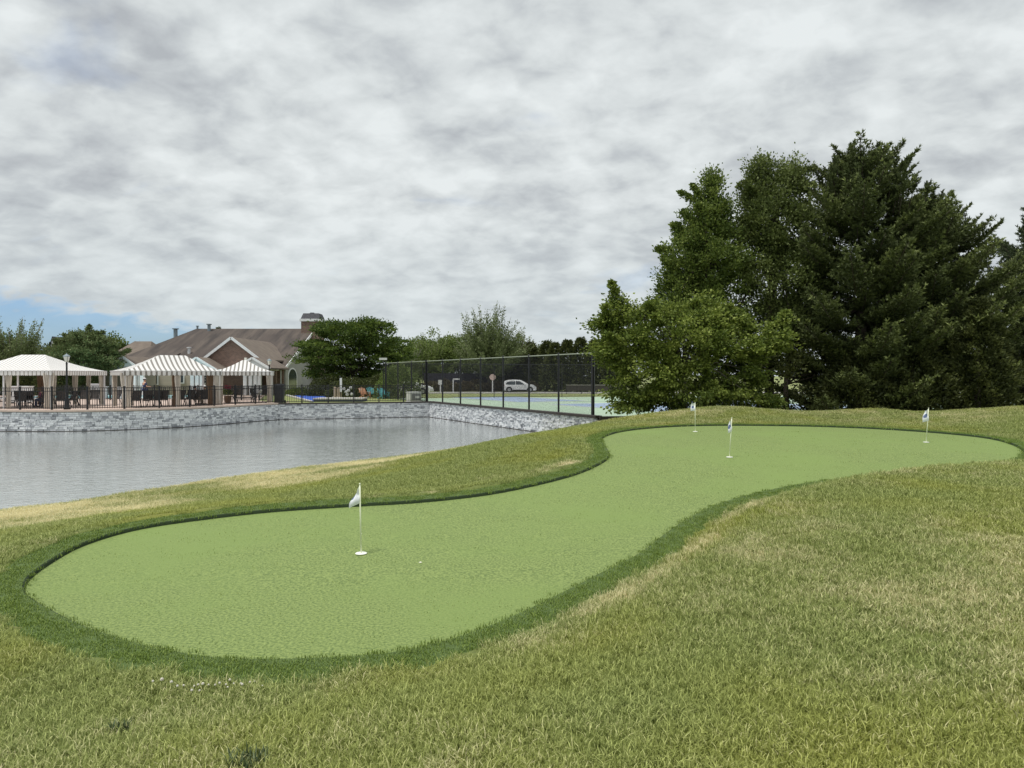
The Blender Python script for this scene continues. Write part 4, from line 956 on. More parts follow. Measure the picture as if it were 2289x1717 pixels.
tree('cherry_tree', p, 'wide dark green tree with layered branches right of the chimney', [
    L_(790, 745, 95, 22, 72, 3.6, 5), L_(760, 775, 85, 26, 72, 3.8, 5), L_(850, 778, 62, 24, 72, 3.2, 4), L_(720, 800, 50, 22, 71, 2.6, 2.5), L_(800, 810, 95, 22, 72, 3.6, 4), L_(880, 800, 38, 16, 72, 2.2, 1.5), L_(820, 733, 50, 12, 72, 2, 1.5), L_(745, 735, 40, 10, 72, 2, 1.2), L_(705, 775, 25, 14, 72, 1.6, 1), L_(770, 835, 100, 18, 72.5, 3.4, 3), L_(850, 835, 60, 16, 72.5, 3, 2)],
    leaf_mat('leaf_cherry', (.035, .06, .012), (.085, .135, .025), (.20, .26, .05)), M['bark'], 2.2, .13, 420, 110, .22, .66, .22, seed=61, shell=.35, limbs=26, stems=4)
for k, (px, Y, h, r_, lb) in enumerate([(1186, 104, 6.9, 2.0, 'arborvitae left end of the dark row behind the car'), (1222, 103, 7.0, 2.1, 'second arborvitae from the left in the dark row'), (1240, 100, 6.6, 1.9, 'arborvitae just right of the white car in the dark row'), (1268, 100, 7.0, 2.0, 'arborvitae in the middle of the dark row'), (1298, 99, 7.3, 2.1, 'arborvitae with the highest tip in the dark row'),
                                       (1328, 98, 6.9, 2.0, 'arborvitae by the tall corner post of the fence'), (1358, 97, 7.0, 2.1, 'arborvitae partly behind the light green tree'), (1390, 96, 6.8, 2.1, 'arborvitae seen through the light green tree'), (1155, 106, 5.2, 2.0, 'low arborvitae behind the car roof'), (1120, 107, 4.6, 2.0, 'low dark evergreen left of the car roof')]):
    cone_ever('arborvitae', GB(px, Y), h, r_, lb, lmD, 70 + k, 5200, .34, group='arborvitae row behind the courts', top=.12)
cone_ever('spruce_tree', GB(489, 108), 9.4, 1.6, 'small spruce tip above the clubhouse ridge', lmD, 90, 5000, .25)
cone_ever('spruce_tree', GB(310, 110), 6.6, 1.3, 'left small spruce tip left of the clubhouse roof', lmD, 91, 2500, .25)
cone_ever('spruce_tree', GB(334, 112), 7.2, 1.3, 'right small spruce tip left of the clubhouse roof', lmD, 92, 2500, .25)
def bush(base, rx, ry, rz, label, m, seed, n=3500, leaf=.14, name='shrub', cat='shrub', group=None):
    r = np.random.default_rng(seed); rt = empty(name, base, 0, label, cat, group); d = unit(r.normal(size=(n, 3))); d[:, 2] = np.abs(d[:, 2]); bumps = 1 + .12 * np.sin(d[:, 0] * 9 + seed) * np.cos(d[:, 1] * 8)
    P = d * np.array([rx, ry, rz]) * (bumps * (1 - .35 * r.random(n) ** 2))[:, None]; Ax = unit(d + r.normal(size=(n, 3)) * .7); ln = leaf * r.uniform(.6, 1.4, n)
    leaves('foliage', P, Ax, rnd_leaf(P, Ax, r), ln, ln * .6, .5 + r.normal(size=n) * .22, m, rt)
    mb = MB()
    for k in range(5): a = k * 1.3; mb.tube([(0, 0, -.05), (math.cos(a) * rx * .5, math.sin(a) * ry * .5, rz * .7)], [.03, .012], 5)
    mb.build('stem', M['bark'], rt); return rt
lmBrown = leaf_mat('leaf_russet', (.07, .055, .035), (.13, .11, .065), (.20, .17, .10))
for k in range(11):
    px = 945 + k * 24
    bush(GB(px, 101 + (k % 3) * .6), 1.5, 1.0, 1.1 + .25 * (k % 3), ['brownish shrub', 'russet low shrub', 'olive brown shrub'][k % 3] + [' behind the white car nose', ' left of the court lamp', ' right of the court lamp', ' below the far windscreen', ' below the far windscreen centre', ' near the street name board', ' right of the street name board', ' left of the airy tree trunk', ' right of the airy tree trunk', ' by the stop sign', ' behind the rear of the car'][k], lmBrown, 100 + k, 1500, .22, group='low brown shrubs along the road')
bush(GB(890, 63), 2.0, 1.6, 2.9, 'light green shrub behind the fence corner and chairs', lmF, 120, 7000, .15)
bush(GB(790, 66), 2.6, 1.4, 1.7, 'dark hydrangea mass under the cherry tree', lmD, 121, 6000, .15)
bush(GB(850, 68), 2.6, 1.4, 1.9, 'dark shrub mass behind the lawn chairs', lmD, 122, 6000, .15)
bush(GB(740, 69), 2.4, 1.4, 1.9, 'dark shrub below the left side of the cherry tree', lmD, 123, 6000, .15)
bush(GB(668, 71), 1.5, .8, .75, 'rounded green shrub under the arched window', lmB, 124, 3000, .12)
for k in range(7):
    bush((gx(-90 + k * 48, 71) , 71, 0), 1.5, 1.0, 2.5, 'dark hedge plant behind the left cabana, ' + ['beyond the left edge', 'at the left edge', 'behind its left curtain', 'behind its middle curtains', 'behind the seated person', 'behind the lamp post', 'at its right end'][k], lmD, 130 + k, 4500, .16, 'hedge_plant', 'hedge', 'hedge behind the left cabana')
# hydrangea blossoms
hy = None
for k, (px, py) in enumerate([(769, 869), (774, 876), (784, 867), (779, 873), (806, 871), (776, 882), (786, 881)]):
    p = at(px, py, 64.3)
    if hy is None:
        hy = empty('hydrangea_bloom', p, 0, 'white hydrangea bloom on the dark bush under the cherry tree', 'flower', 'white hydrangea blooms'); mb = MB()
        for q in range(30): a = q * 2.4; e = math.asin(1 - 2 * (q + .5) / 30); d = Vector((math.cos(a) * math.cos(e), math.sin(a) * math.cos(e), math.sin(e))) * .11; mb.box(d.x - .03, d.y - .03, d.z - .03, d.x + .03, d.y + .03, d.z + .03)
        mb.build('petal_cluster', M['whitecloth'], hy)
        mb = MB(); mb.tube([(0, 0, -.3), (0, .05, -.08)], .01, 5); mb.build('stem', M['fringe'], hy)
    else: copy_tree(hy, p, k, hy['label'])

# ------------------------------------------------------------------ clubhouse
CH = empty('clubhouse', (-36, 80, -.1), 0, 'brick and tan clubhouse with a long brown shingle roof and a chimney', 'building')
o0 = Vector((-36, 80, -.1))
def chm(): return MB()
def chb(mb, name, m, par=CH, off=o0):
    mb.v = [(x - off.x, y - off.y, z - off.z) for x, y, z in mb.v]; o = mb.build(name, m, par); return o
DF1, DF2 = 80.0, 92.2; xr = -25.5; xl = -46.8; ze = 2.92; zr = 8.07; xrl = -40.9; DB = 104.4
# walls
mb = MB(); mb.box(xl + .5, DF1 + .6, -.1, xr - .35, DB - .6, ze - .12); chb(mb, 'wall', M['siding'])
mb = MB(); mb.add([(xr - .348, DF1 + .6, -.1), (xr - .348, DB - .6, -.1), (xr - .348, DB - .6, ze), (xr - .348, DF2, zr - .25), (xr - .348, DF1 + .6, ze), (xr - .2, DF1 + .6, -.1), (xr - .2, DB - .6, -.1), (xr - .2, DB - .6, ze), (xr - .2, DF2, zr - .25), (xr - .2, DF1 + .6, ze)],
       [(0, 1, 2, 3, 4), (5, 6, 7, 8, 9), (0, 1, 6, 5), (1, 2, 7, 6), (2, 3, 8, 7), (3, 4, 9, 8), (4, 0, 5, 9)]); chb(mb, 'gable_wall', M['render_wall'])
mb = MB(); mb.box(-29, DF1 + .4, -.1, xr - .36, DF1 + .597, ze - .14); chb(mb, 'wall', M['brick'])
# roof: front slope, hip end, back slope
mb = MB(); th = .18
V8 = [(xl, DF1, ze), (xr, DF1, ze), (xr, DF2, zr), (xrl, DF2, zr), (xl, DB, ze), (xr, DB, ze)]
mb.add(V8 + [(x, y, z - th) for x, y, z in V8], [(0, 1, 2, 3), (3, 2, 5, 4), (0, 3, 4), (6, 9, 8, 7), (9, 10, 11, 8), (6, 10, 9), (0, 6, 7, 1), (1, 7, 8, 2), (2, 8, 11, 5), (4, 5, 11, 10), (0, 4, 10, 6)]); roof = chb(mb, 'roof', M['shingle'])
mb = MB(); mb.bar((xr + .03, DF1 - .05, ze - .1), (xr + .03, DF2, zr - .1), .08, .32); chb(mb, 'rake_board', M['white'])
mb = MB(); mb.bar((xl, DF1 - .06, ze - .14), (xr, DF1 - .06, ze - .14), .1, .2); chb(mb, 'gutter', M['white'])
mb = MB(); mb.box(-26.2, DF1 + .30, -.1, -26.08, DF1 + .398, ze - .3); chb(mb, 'downpipe', M['white'])
# chimney
cx0 = gx(678, 91.5); cx1 = gx(719, 91.5)
mb = MB(); mb.box(cx0, 90.6, 2, cx1, 93, 8.9); ch = chb(mb, 'chimney', M['brick'])
co = Vector((0, 0, 0))
mb = MB(); mb.box(cx0 - .15, 90.45, 8.9, cx1 + .15, 93.15, 9.22); x = chb(mb, 'band', M['white'], ch)
mb = MB(); mb.add([(cx0 - .05, 90.55, 9.22), (cx1 + .05, 90.55, 9.22), (cx1 + .05, 93.05, 9.22), (cx0 - .05, 93.05, 9.22), (cx0 + .2, 90.9, 9.95), (cx1 - .2, 90.9, 9.95), (cx1 - .2, 92.7, 9.95), (cx0 + .2, 92.7, 9.95)], [(0, 1, 5, 4), (1, 2, 6, 5), (2, 3, 7, 6), (3, 0, 4, 7), (4, 5, 6, 7), (3, 2, 1, 0)]); chb(mb, 'cap', M['shingle_c'], ch)
mb = MB(); mb.tube([((cx0 + cx1) / 2 - .1, 91.8, 9.94), ((cx0 + cx1) / 2 - .1, 91.8, 10.1)], .3, 8); chb(mb, 'flue', M['shingle_c'], ch)
# brick cross gable
def gable(ax, ay, D, halfw, zfoot, zapex, back, wallm, roofm, zfloor, nm='gable', frame=.26, ov=.25, soff=None):
    mb = MB(); mb.prism([(ax - halfw + ov, zfloor), (ax + halfw - ov, zfloor), (ax + halfw - ov, zfoot + .06), (ax, zapex - .18), (ax - halfw + ov, zfoot + .06)], D + .25, D + .4); g = chb(mb, nm + '_wall', wallm)
    mb = MB(); t = .14
    for s in (-1, 1):
        mb.add([(ax, D, zapex), (ax + s * halfw, D, zfoot), (ax + s * halfw, back, zfoot), (ax, back, zapex), (ax, D, zapex - t), (ax + s * halfw, D, zfoot - t), (ax + s * halfw, back, zfoot - t), (ax, back, zapex - t)], [(0, 1, 2, 3), (4, 7, 6, 5), (0, 4, 5, 1), (1, 5, 6, 2), (2, 6, 7, 3)])
    chb(mb, nm + '_roof', roofm)
    for s in (-1, 1):
        mb = MB(); dx = Vector((s * halfw, zfoot - zapex)).normalized()
        mb.bar((ax + s * .01, D - .06, zapex - frame * .42), (ax + s * (halfw + .02), D - .06, zfoot - frame * .42), .1, frame, up=(0, 1, 0) if False else (0, 0, 1)); chb(mb, 'rake_board', M['white'])
    return g
gable(gx(517, 74), 0, 74, gx(576, 74) - gx(517, 74) + .25, 3.72, 6.02, 86, M['brick'], M['shingle_t'], 0.0)
gable(gx(439.5, 71), 0, 71, 2.0, 2.62, 3.85, 76, M['white'], M['shingle_t'], 2.45, 'porch_gable', .2, .2)
gable(gx(564, 70), 0, 70, 1.75, 2.75, 3.80, 76, M['white'], M['shingle_t'], 2.45, 'porch_gable', .2, .2)
# lower eaves in front, tan and brown porch roofs
mb = MB(); a, b = gx(205, 75), gx(345, 75)
mb.add([(a, 74.5, 2.75), (b, 74.5, 2.75), (b, 81, 4.6), (a + 5, 81, 4.6), (a, 74.5, 2.6), (b, 74.5, 2.6), (b, 81, 4.4), (a + 5, 81, 4.4)], [(0, 1, 2, 3), (4, 7, 6, 5), (0, 4, 5, 1), (1, 5, 6, 2), (2, 6, 7, 3), (3, 7, 4, 0)]); chb(mb, 'porch_roof', M['shingle'])
mb = MB(); mb.box(a + .4, 75.2, 0, b, 79, 2.6); chb(mb, 'wall', M['siding'])
mb = MB(); mb.box(a, 74.42, 2.56, b, 74.50, 2.74); chb(mb, 'gutter', M['white'])
# portico with pediment, arch and columns
pc = gx(275, 73); g = gable(pc, 0, 73, 1.75, 2.72, 4.0, 78, M['white'], M['shingle_t'], 2.9, 'portico', .2, .2)
mb = MB(); n_ = 12; arc = [(pc - 1.35 + 2.7 * k / n_, 2.35 + .42 * math.sin(PI * k / n_)) for k in range(n_ + 1)]
mb.prism([(pc - 1.6, 2.3), (pc - 1.35, 2.3)] + arc + [(pc + 1.35, 2.3), (pc + 1.6, 2.3), (pc + 1.6, 2.898), (pc - 1.6, 2.898)], 73.25, 73.45); chb(mb, 'arch', M['white'])
for s in (-1, 1):
    mb = MB(); mb.lathe([(.22, 0), (.22, .12), (.15, .2), (.14, 2.15), (.2, 2.25), (.2, 2.3)], (pc + s * 1.45, 73.35, 0), 12); chb(mb, 'column', M['white'])
for px in (430, 441, 451, 548, 560, 571, 580, 318, 300):
    mb = MB(); x = gx(px, 71.5); mb.box(x - .17, 71.4, 0, x + .17, 71.7, 2.5); chb(mb, 'column', M['white'])
mb = MB(); mb.box(gx(430, 71.5) - .5, 71.2, 2.5, gx(590, 71.5) + .3, 75, 2.62); chb(mb, 'porch_ceiling', M['white'])
mb = MB(); mb.box(gx(330, 76), 75.6, 0, gx(480, 76), 76, 3.0); chb(mb, 'wall', M['siding'])
mb = MB(); mb.box(gx(480, 76) + .01, 75.6, 0, gx(640, 76) - 1, 76, 3.0); chb(mb, 'wall', M['brick'])
def window(px0, px1, py0, py1, Y, nx, ny, arch=False, fm='white'):
    a = at(px0, py1, Y); b = at(px1, py0, Y); w_, h_ = b.x - a.x, b.z - a.z; cx_ = (a.x + b.x) / 2
    if arch:
        pts = [(a.x, a.z), (b.x, a.z)] + [(cx_ + w_ / 2 * math.cos(t), b.z - w_ / 2 + w_ / 2 * math.sin(t)) for t in np.linspace(0, PI, 13)]
        po = [(cx_ + (x - cx_) * 1.22, a.z + (z - a.z) * 1.08 - .05) for x, z in pts]
    else:
        pts = [(a.x, a.z), (b.x, a.z), (b.x, b.z), (a.x, b.z)]; e = .12; po = [(a.x - e, a.z - e), (b.x + e, a.z - e), (b.x + e, b.z + e), (a.x - e, b.z + e)]
    mb = MB(); mb.prism(po, Y - .06, Y); fr_ = chb(mb, 'window_frame', M[fm])
    mb = MB(); mb.prism(pts, Y - .085, Y - .062); chb(mb, 'pane', M['glass'], fr_)
    if nx:
        mb = MB()
        for i in range(1, nx): x = a.x + w_ * i / nx; mb.box(x - .025, Y - .11, a.z, x + .025, Y - .087, b.z)
        for j in range(1, ny): z = a.z + h_ * j / ny; mb.box(a.x, Y - .135, z - .02, b.x, Y - .112, z + .02)
        tag(chb(mb, 'glazing_bar', M[fm], fr_), kind='stuff')
# children of children: keep world position (parents sit at o0 through the empty)
window(391, 410, 839, 855, 75.5, 2, 1); window(447, 462, 838, 856, 75.5, 2, 3); window(500, 545, 838, 860, 75.5, 8, 4); window(345, 352, 838, 858, 75.5, 0, 0)
# arched window in the gable wall facing right
def arched():
    Yc = 82.6; X = xr - .2; y0, y1 = 81.6 + .0, 84.6; z0_, z1_ = .55, 2.75
    yc = (y0 + y1) / 2; hw = (y1 - y0) / 2
    def prof_(s, e): return [(yc - hw * s, z0_ - e), (yc + hw * s, z0_ - e)] + [(yc + hw * s * math.cos(t), z1_ - .95 + .95 * s * math.sin(t)) for t in np.linspace(0, PI, 13)]
    def pr(P, x0, x1):
        mb = MB(); n = len(P); mb.add([(x0, y, z) for y, z in P] + [(x1, y, z) for y, z in P], [tuple(range(n)), tuple(range(n, 2 * n))] + [(i, (i + 1) % n, n + (i + 1) % n, n + i) for i in range(n)]); return mb
    fr_ = chb(pr(prof_(1.16, .08), X, X + .05), 'window_frame', M['white']); chb(pr(prof_(1, 0), X + .052, X + .07), 'pane', M['glass'], fr_)
arched()
# vents
def vent(px, py0, py1, Y, r_, m, cap=True):
    a = at(px, py1, Y); b = at(px, py0, Y); mb = MB(); mb.tube([(a.x, a.y, a.z - .6), (b.x, b.y, b.z - .12)], r_, 10); mb.lathe([(r_ * 1.7, b.z - .119), (r_ * 1.7, b.z - .02), (r_ * .5, b.z)], (b.x, b.y, 0), 10); chb(mb, 'roof_vent', m)
vent(393, 734, 754, 90, .24, M['vent']); vent(442, 728, 738, 92.5, .12, M['vent']); vent(468, 724, 740, 91.5, .2, M['vent']); vent(423, 776, 787, 84, .16, M['white'])
mb = MB(); p = at(552, 803, 73.8); mb.box(p.x - .12, 73.4, p.z - .1, p.x + .12, 73.7, p.z + .15); chb(mb, 'flood_light', M['lampglass'])
mb = MB(); p = at(618, 826, 80.3); mb.box(p.x - .3, 80.1, p.z - .14, p.x + .3, 80.38, p.z + .14); chb(mb, 'flood_light', M['whitecloth'])
# neighbouring houses
def house(px0, px1, Y, ze_, zr_, label, wm, rm, dp=9, gab=False):
    a = gx(px0, Y); b = gx(px1, Y); rt = empty('house', (a, Y, zb), 0, label, 'house'); w_ = b - a
    mb = MB(); mb.box(.3, .3, 0, w_ - .3, dp - .3, ze_ - zb); mb.build('wall', wm, rt)
    mb = MB()
    if gab:   # gable faces the camera
        mb.add([(0, 0, ze_ - zb), (w_ / 2, 0, zr_ - zb), (w_, 0, ze_ - zb), (0, dp, ze_ - zb), (w_ / 2, dp, zr_ - zb), (w_, dp, ze_ - zb), (0, 0, ze_ - zb - .2), (w_, 0, ze_ - zb - .2), (0, dp, ze_ - zb - .2), (w_, dp, ze_ - zb - .2)], [(0, 1, 4, 3), (1, 2, 5, 4), (0, 3, 8, 6), (2, 7, 9, 5), (6, 8, 9, 7), (3, 4, 5, 9, 8)]); mb.build('roof', rm, rt)
        mb = MB(); mb.prism([(.2, ze_ - zb - .1), (w_ - .2, ze_ - zb - .1), (w_ / 2, zr_ - zb - .15)], .1, .3); mb.build('gable_wall', wm, rt)
    else:
        i_ = min(w_ * .3, dp / 2); z0_ = ze_ - zb; z1_ = zr_ - zb
        mb.add([(0, 0, z0_), (w_, 0, z0_), (w_, dp, z0_), (0, dp, z0_), (i_, dp / 2, z1_), (w_ - i_, dp / 2, z1_), (0, 0, z0_ - .2), (w_, 0, z0_ - .2), (w_, dp, z0_ - .2), (0, dp, z0_ - .2)], [(0, 1, 5, 4), (2, 3, 4, 5), (1, 2, 5), (3, 0, 4), (0, 6, 7, 1), (1, 7, 8, 2), (2, 8, 9, 3), (3, 9, 6, 0), (9, 8, 7, 6)]); mb.build('roof', rm, rt)
    for k in range(2): mb = MB(); x = w_ * (.3 + .4 * k); mb.box(x - .5, .24, 1.2, x + .5, .298, 2.4); wf = mb.build('window', M['white'], rt); mb = MB(); mb.box(x - .42, .2, 1.28, x + .42, .238, 2.32); mb.build('pane', M['glass'], wf)
house(228, 330, 100, 4.2, 7.05, 'tan roofed house left behind the clubhouse', M['siding'], M['shingle_t'], 10)
house(106, 128, 98, 5.3, 7.4, 'white gabled house peeking between the left trees', M['white'], M['shingle_c'], 9, True)
house(128, 160, 99, 5.6, 7.3, 'dark roofed house wing right of the white gable', M['siding'], M['shingle'], 8)

# ------------------------------------------------------------------ cabanas
def cabana(A, B, depth, zt, zp, label, ridge, period, ratio, dark, mids=(), seed=0, rs=0):
    A = Vector(A); B = Vector(B); d = (B - A); wd = d.length; rz = math.atan2(d.y, d.x)
    rt = empty('cabana', (A.x, A.y, .013), rz, label, 'cabana', 'striped cabanas on the pool deck')
    sx = stripe_mat('canvas_front', 0, period, ratio, dark); sy = stripe_mat('canvas_side', 1, period, ratio, dark)
    r0, r1 = (wd - ridge) / 2 + rs, (wd + ridge) / 2 + rs; o = .12
    def P(x, y, z): return (x, y, z)
    # gently sagging roof panels
    mb = MB(); m_ = 6
    def panel(e0, e1, t0, t1, mi):
        vs = []
        for i in range(m_ + 1):
            s = i / m_; sag = -.13 * math.sin(PI * s) * (1 - s * .3)
            for q in range(2 if True else 0):
                a_ = Vector(e0).lerp(Vector(t0), s) if q == 0 else Vector(e1).lerp(Vector(t1), s); vs.append((a_.x, a_.y, a_.z + sag))
        mb.add(vs, [(2 * i, 2 * i + 1, 2 * i + 3, 2 * i + 2) for i in range(m_)], mi)
    c = depth / 2; E = [(-o, -o, zt), (wd + o, -o, zt), (wd + o, depth + o, zt), (-o, depth + o, zt)]; T0 = (r0, c, zp); T1 = (r1, c, zp)
    panel(E[0], E[1], T0, T1, 0); panel(E[1], E[2], T1, T1, 1); panel(E[2], E[3], T1, T0, 0); panel(E[3], E[0], T0, T0, 1)
    canopy = mb.build('canopy', [sx, sy], rt, fix=False)
    # scalloped valance, one panel per side
    def val(a, b, mi):
        a = Vector(a); b = Vector(b); L0 = (b - a).length; n = max(4, round(L0 / (period / 2))); mb = MB()
        for k in range(n):
            s0, s1 = k / n, (k + 1) / n; zz = []
            for t in np.linspace(0, 1, 5): p = a.lerp(b, s0 + (s1 - s0) * t); zz.append((p.x, p.y, p.z - .235 - .055 * math.sin(PI * t)))
            t0, t1 = a.lerp(b, s0), a.lerp(b, s1); mb.add([tuple(t0), tuple(t1)] + zz[::-1], [tuple(range(7))])
        mb.build('valance', sx if mi == 0 else sy, rt, fix=False)
    val(E[0], E[1], 0); val(E[1], E[2], 1); val(E[2], E[3], 0); val(E[3], E[0], 1)
    for x, y in [(0, 0), (wd, 0), (wd, depth), (0, depth)] + [(wd * t, 0) for t in mids]:
        mb = MB(); mb.box(x - .04, y - .04, 0, x + .04, y + .04, zt - .03); mb.build('post', M['whitecloth'], rt)
    mb = MB()
    for a, b in ((0, 1), (1, 2), (2, 3), (3, 0)): mb.bar(E[a], E[b], .04)
    mb.build('frame', M['whitecloth'], rt)
    # gathered curtains: full at the top, tied in the middle, hanging to the floor
    r_ = random.Random(seed)
    def curtain(x, y, w_, ang, m='curtain', zb_=.04):
        mb = MB(); n = 22; vs = []; lv = 9; tie = r_.uniform(.75, 1.1)
        for j in range(lv + 1):
            z = zb_ + (zt - .12 - zb_) * j / lv; f = .72 + .28 * min(1, abs(z - tie) / .8) if z > tie else .72 + .12 * (tie - z)
            for i in range(n + 1):
                t = i / n; u = (t - .5) * w_ * f; wv = .05 * math.sin(t * 2 * PI * 5 + j * .15) * f; vs.append((x + u * math.cos(ang) - wv * math.sin(ang), y + u * math.sin(ang) + wv * math.cos(ang), z))
        mb.add(vs, [(j * (n + 1) + i, j * (n + 1) + i + 1, (j + 1) * (n + 1) + i + 1, (j + 1) * (n + 1) + i) for j in range(lv) for i in range(n)]); mb.build('curtain', M[m], rt, True, fix=False)
    return rt, curtain, wd
# left cabana, seen over its corner
rt, cu, wd = cabana((-32.9, 41.8), (-27.15, 41.8), 5.5, 2.25, 3.27, 'white cabana at the left edge with finely striped roof', 1.5, .24, .22, (.36, .34, .31), (.52,))
cu(wd - .08, -.06, .58, .35); cu(wd - 2.45, -.05, .36, 0); cu(wd - .1, 5.45, .45, 1.2); cu(wd - 1.9, 5.4, .38, 0); cu(wd - 3.4, 5.4, .55, 0); cu(wd - 4.2, 5.42, .5, 0, 'curtain_d'); cu(.1, -.05, .5, 0); cu(wd - 1.0, 5.4, .28, .2)
rt, cu, wd = cabana((-23.1, 42.4), (-18.9, 45.9), 3.5, 2.25, 3.27, 'middle cabana with bold grey and white stripes', 1.6, .29, .40, (.30, .285, .26), (.52,), rs=.35)
cu(.05, -.04, .62, 0); cu(wd * .52 + .1, -.04, .40, .2); cu(wd * .52 - .12, .0, .22, .2, 'curtain_d'); cu(wd - .05, -.04, .55, .1); cu(wd - .55, .05, .4, 0, 'curtain_d'); cu(.1, 3.4, .3, 0); cu(1.0, 3.45, .4, 0)
rt, cu, wd = cabana((-20.5, 48.9), (-16.95, 50.0), 3.4, 2.25, 3.08, 'right cabana beside the black bin, grey and white stripes', .25, .26, .40, (.30, .285, .26))
cu(.1, -.04, .5, 0); cu(wd - .12, -.04, .42, 0); cu(.1, 3.35, .4, 0)

# ------------------------------------------------------------------ lamps
def lamp(loc, h, label):
    rt = empty('street_lamp', loc, 0, label, 'lamp post'); mb = MB(); mb.lathe([(.17, 0), (.17, .08), (.13, .14), (.12, .5), (.075, .62), (.06, 1.1), (.05, 1.2), (.045, h - .55), (.06, h - .5), (.03, h - .46), (.06, h - .42)], (0, 0, 0), 14); mb.build('pole', M['black'], rt, True)
    mb = MB(); mb.lathe([(.075, h - .42), (.10, h - .4), (.165, h - .14), (.165, h - .13)], (0, 0, 0), 8); g = mb.build('lantern_glass', M['lampglass'], rt)
    mb = MB()
    for k in range(4): a = k * PI / 2 + PI / 4; mb.bar((.105 * math.cos(a), .105 * math.sin(a), h - .41), (.172 * math.cos(a), .172 * math.sin(a), h - .13), .016)
    mb.build('lantern_frame', M['black'], rt); mb = MB(); mb.lathe([(.19, h - .13), (.17, h - .08), (.06, h - .01), (.03, h + .01), (.015, h + .06)], (0, 0, 0), 8); mb.build('lantern_cap', M['vent'], rt)
p = at(143, 918, 39.2); lamp((p.x, 39.45, .10), 3.06, 'black lamp post with glass lantern in front of the left cabana')
lamp((gx(602, 53), 53, .012), 3.2, 'black lamp post with lantern behind the right cabana')
lamp((gx(989, 92), 92, zb), 3.95, 'black lamp post with round lantern beyond the court fence')
# flood light on fence corner
rt = empty('floodlight', (gx(857, 60), 60, 0), 0, 'grey floodlight on a thin black pole at the far fence corner', 'floodlight'); mb = MB(); mb.tube([(0, 0, 0), (0, 0, 3.3)], .035, 8); mb.build('pole', M['black'], rt)
mb = MB(); mb.box(-.35, -.15, 3.3, .3, .15, 3.48, rz=.2); mb.build('lamp_head', M['ac'], rt)

# ------------------------------------------------------------------ deck furniture
def chair_proto(loc, rz, label):
    rt = empty('patio_chair', loc, rz, label, 'chair', 'dark patio chairs on the pool deck')
    for s in (-1, 1):
        mb = MB(); mb.tube([(s * .28, .26, 0), (s * .28, .24, .42), (s * .27, -.22, .40), (s * .26, -.42, .98)], .02, 6); mb.build('side_frame', M['black'], rt)
        mb = MB(); mb.tube([(s * .28, .22, .43), (s * .30, .22, .64), (s * .30, -.24, .64)], .018, 6); mb.build('armrest', M['black'], rt)
        mb = MB(); mb.tube([(s * .28, -.20, .40), (s * .28, -.34, 0)], .02, 6); mb.build('leg', M['black'], rt)
    mb = MB(); mb.box(-.255, -.21, .385, .255, .23, .405); mb.build('seat', M['sling'], rt)
    mb = MB(); n = 6; vs = []
    for i in range(n + 1):
        t = i / n; y = -.23 - .19 * t - .03 * math.sin(PI * t); z = .41 + .56 * t; vs += [(-.25, y, z), (.25, y, z)]
    mb.add(vs + [(x, y - .012, z) for x, y, z in vs], [(2 * i, 2 * i + 1, 2 * i + 3, 2 * i + 2) for i in range(n)] + [(14 + 2 * i, 14 + 2 * i + 2, 14 + 2 * i + 3, 14 + 2 * i + 1) for i in range(n)]); mb.build('backrest', M['sling'], rt)
    return rt
ch_list = [(5, 43.0, 2.6, 'at the left edge of the photo'), (40, 43.6, 2.9, 'left of the two front curtains of the left cabana'), (47, 45.6, .4, 'facing the camera under the left cabana'), (62, 44.6, -2.6, 'beside the green drink under the left cabana'), (92, 43.2, 3.0, 'in which the maroon clad person sits'), (133, 43.4, 3.4, 'just left of the front lamp post'), (152, 44.6, 2.6, 'just right of the front lamp post'), (163, 46, 2.2, 'third right of the front lamp post'),
           (187, 47.6, 3.5, 'in front of the turquoise pool, left one'), (208, 47.9, 3.4, 'in front of the turquoise pool, right one'), (254, 48.4, 2.7, 'between the left and middle cabana'), (299, 43.8, 3.14, 'at the left end under the middle cabana'), (327, 45.4, 3.3, 'second from the left under the middle cabana'), (343, 44.9, 2.9, 'third from the left under the middle cabana'), (362, 45.0, 3.3, 'left of the middle curtain of the middle cabana'),
           (399, 46.0, 3.2, 'right of the middle curtain of the middle cabana'), (420, 46.4, 3.0, 'in front of the white clad seated person'), (456, 46.9, 3.3, 'next to the brown curtain of the middle cabana'), (448, 49.5, .3, 'in which the white shirted person sits'), (436, 48.2, 1.2, 'of the seated person by the fence post'), (518, 52.0, 1.6, 'by the red flowers under the right cabana'), (575, 51.6, -1.7, 'at the right end under the right cabana')]
c0 = None
for px, Y, a, lb in ch_list:
    l_ = 'black sling patio chair ' + lb
    if c0 is None: c0 = chair_proto((gx(px, Y), Y, .013), a, l_)
    else: copy_tree(c0, (gx(px, Y), Y, .013), a, l_, scale=1.04)
def table(px, Y, r_, label):
    rt = empty('patio_table', (gx(px, Y), Y, .013), 0, label, 'table', 'round patio tables'); mb = MB(); mb.lathe([(r_, .70), (r_, .73)], (0, 0, 0), 20); mb.build('tabletop', M['sling'], rt)
    for k in range(4): a = k * PI / 2 + .5; mb = MB(); mb.tube([(math.cos(a) * r_ * .3, math.sin(a) * r_ * .3, .699), (math.cos(a) * r_ * .75, math.sin(a) * r_ * .75, 0)], .02, 6); mb.build('leg', M['black'], rt)
table(56, 45.0, .55, 'round dark table under the left cabana'); table(345, 46.2, .6, 'round dark table at the left under the middle cabana'); table(425, 47.7, .6, 'round dark table before the people in white'); table(110, 44.8, .5, 'round dark table behind the front curtain of the left cabana')
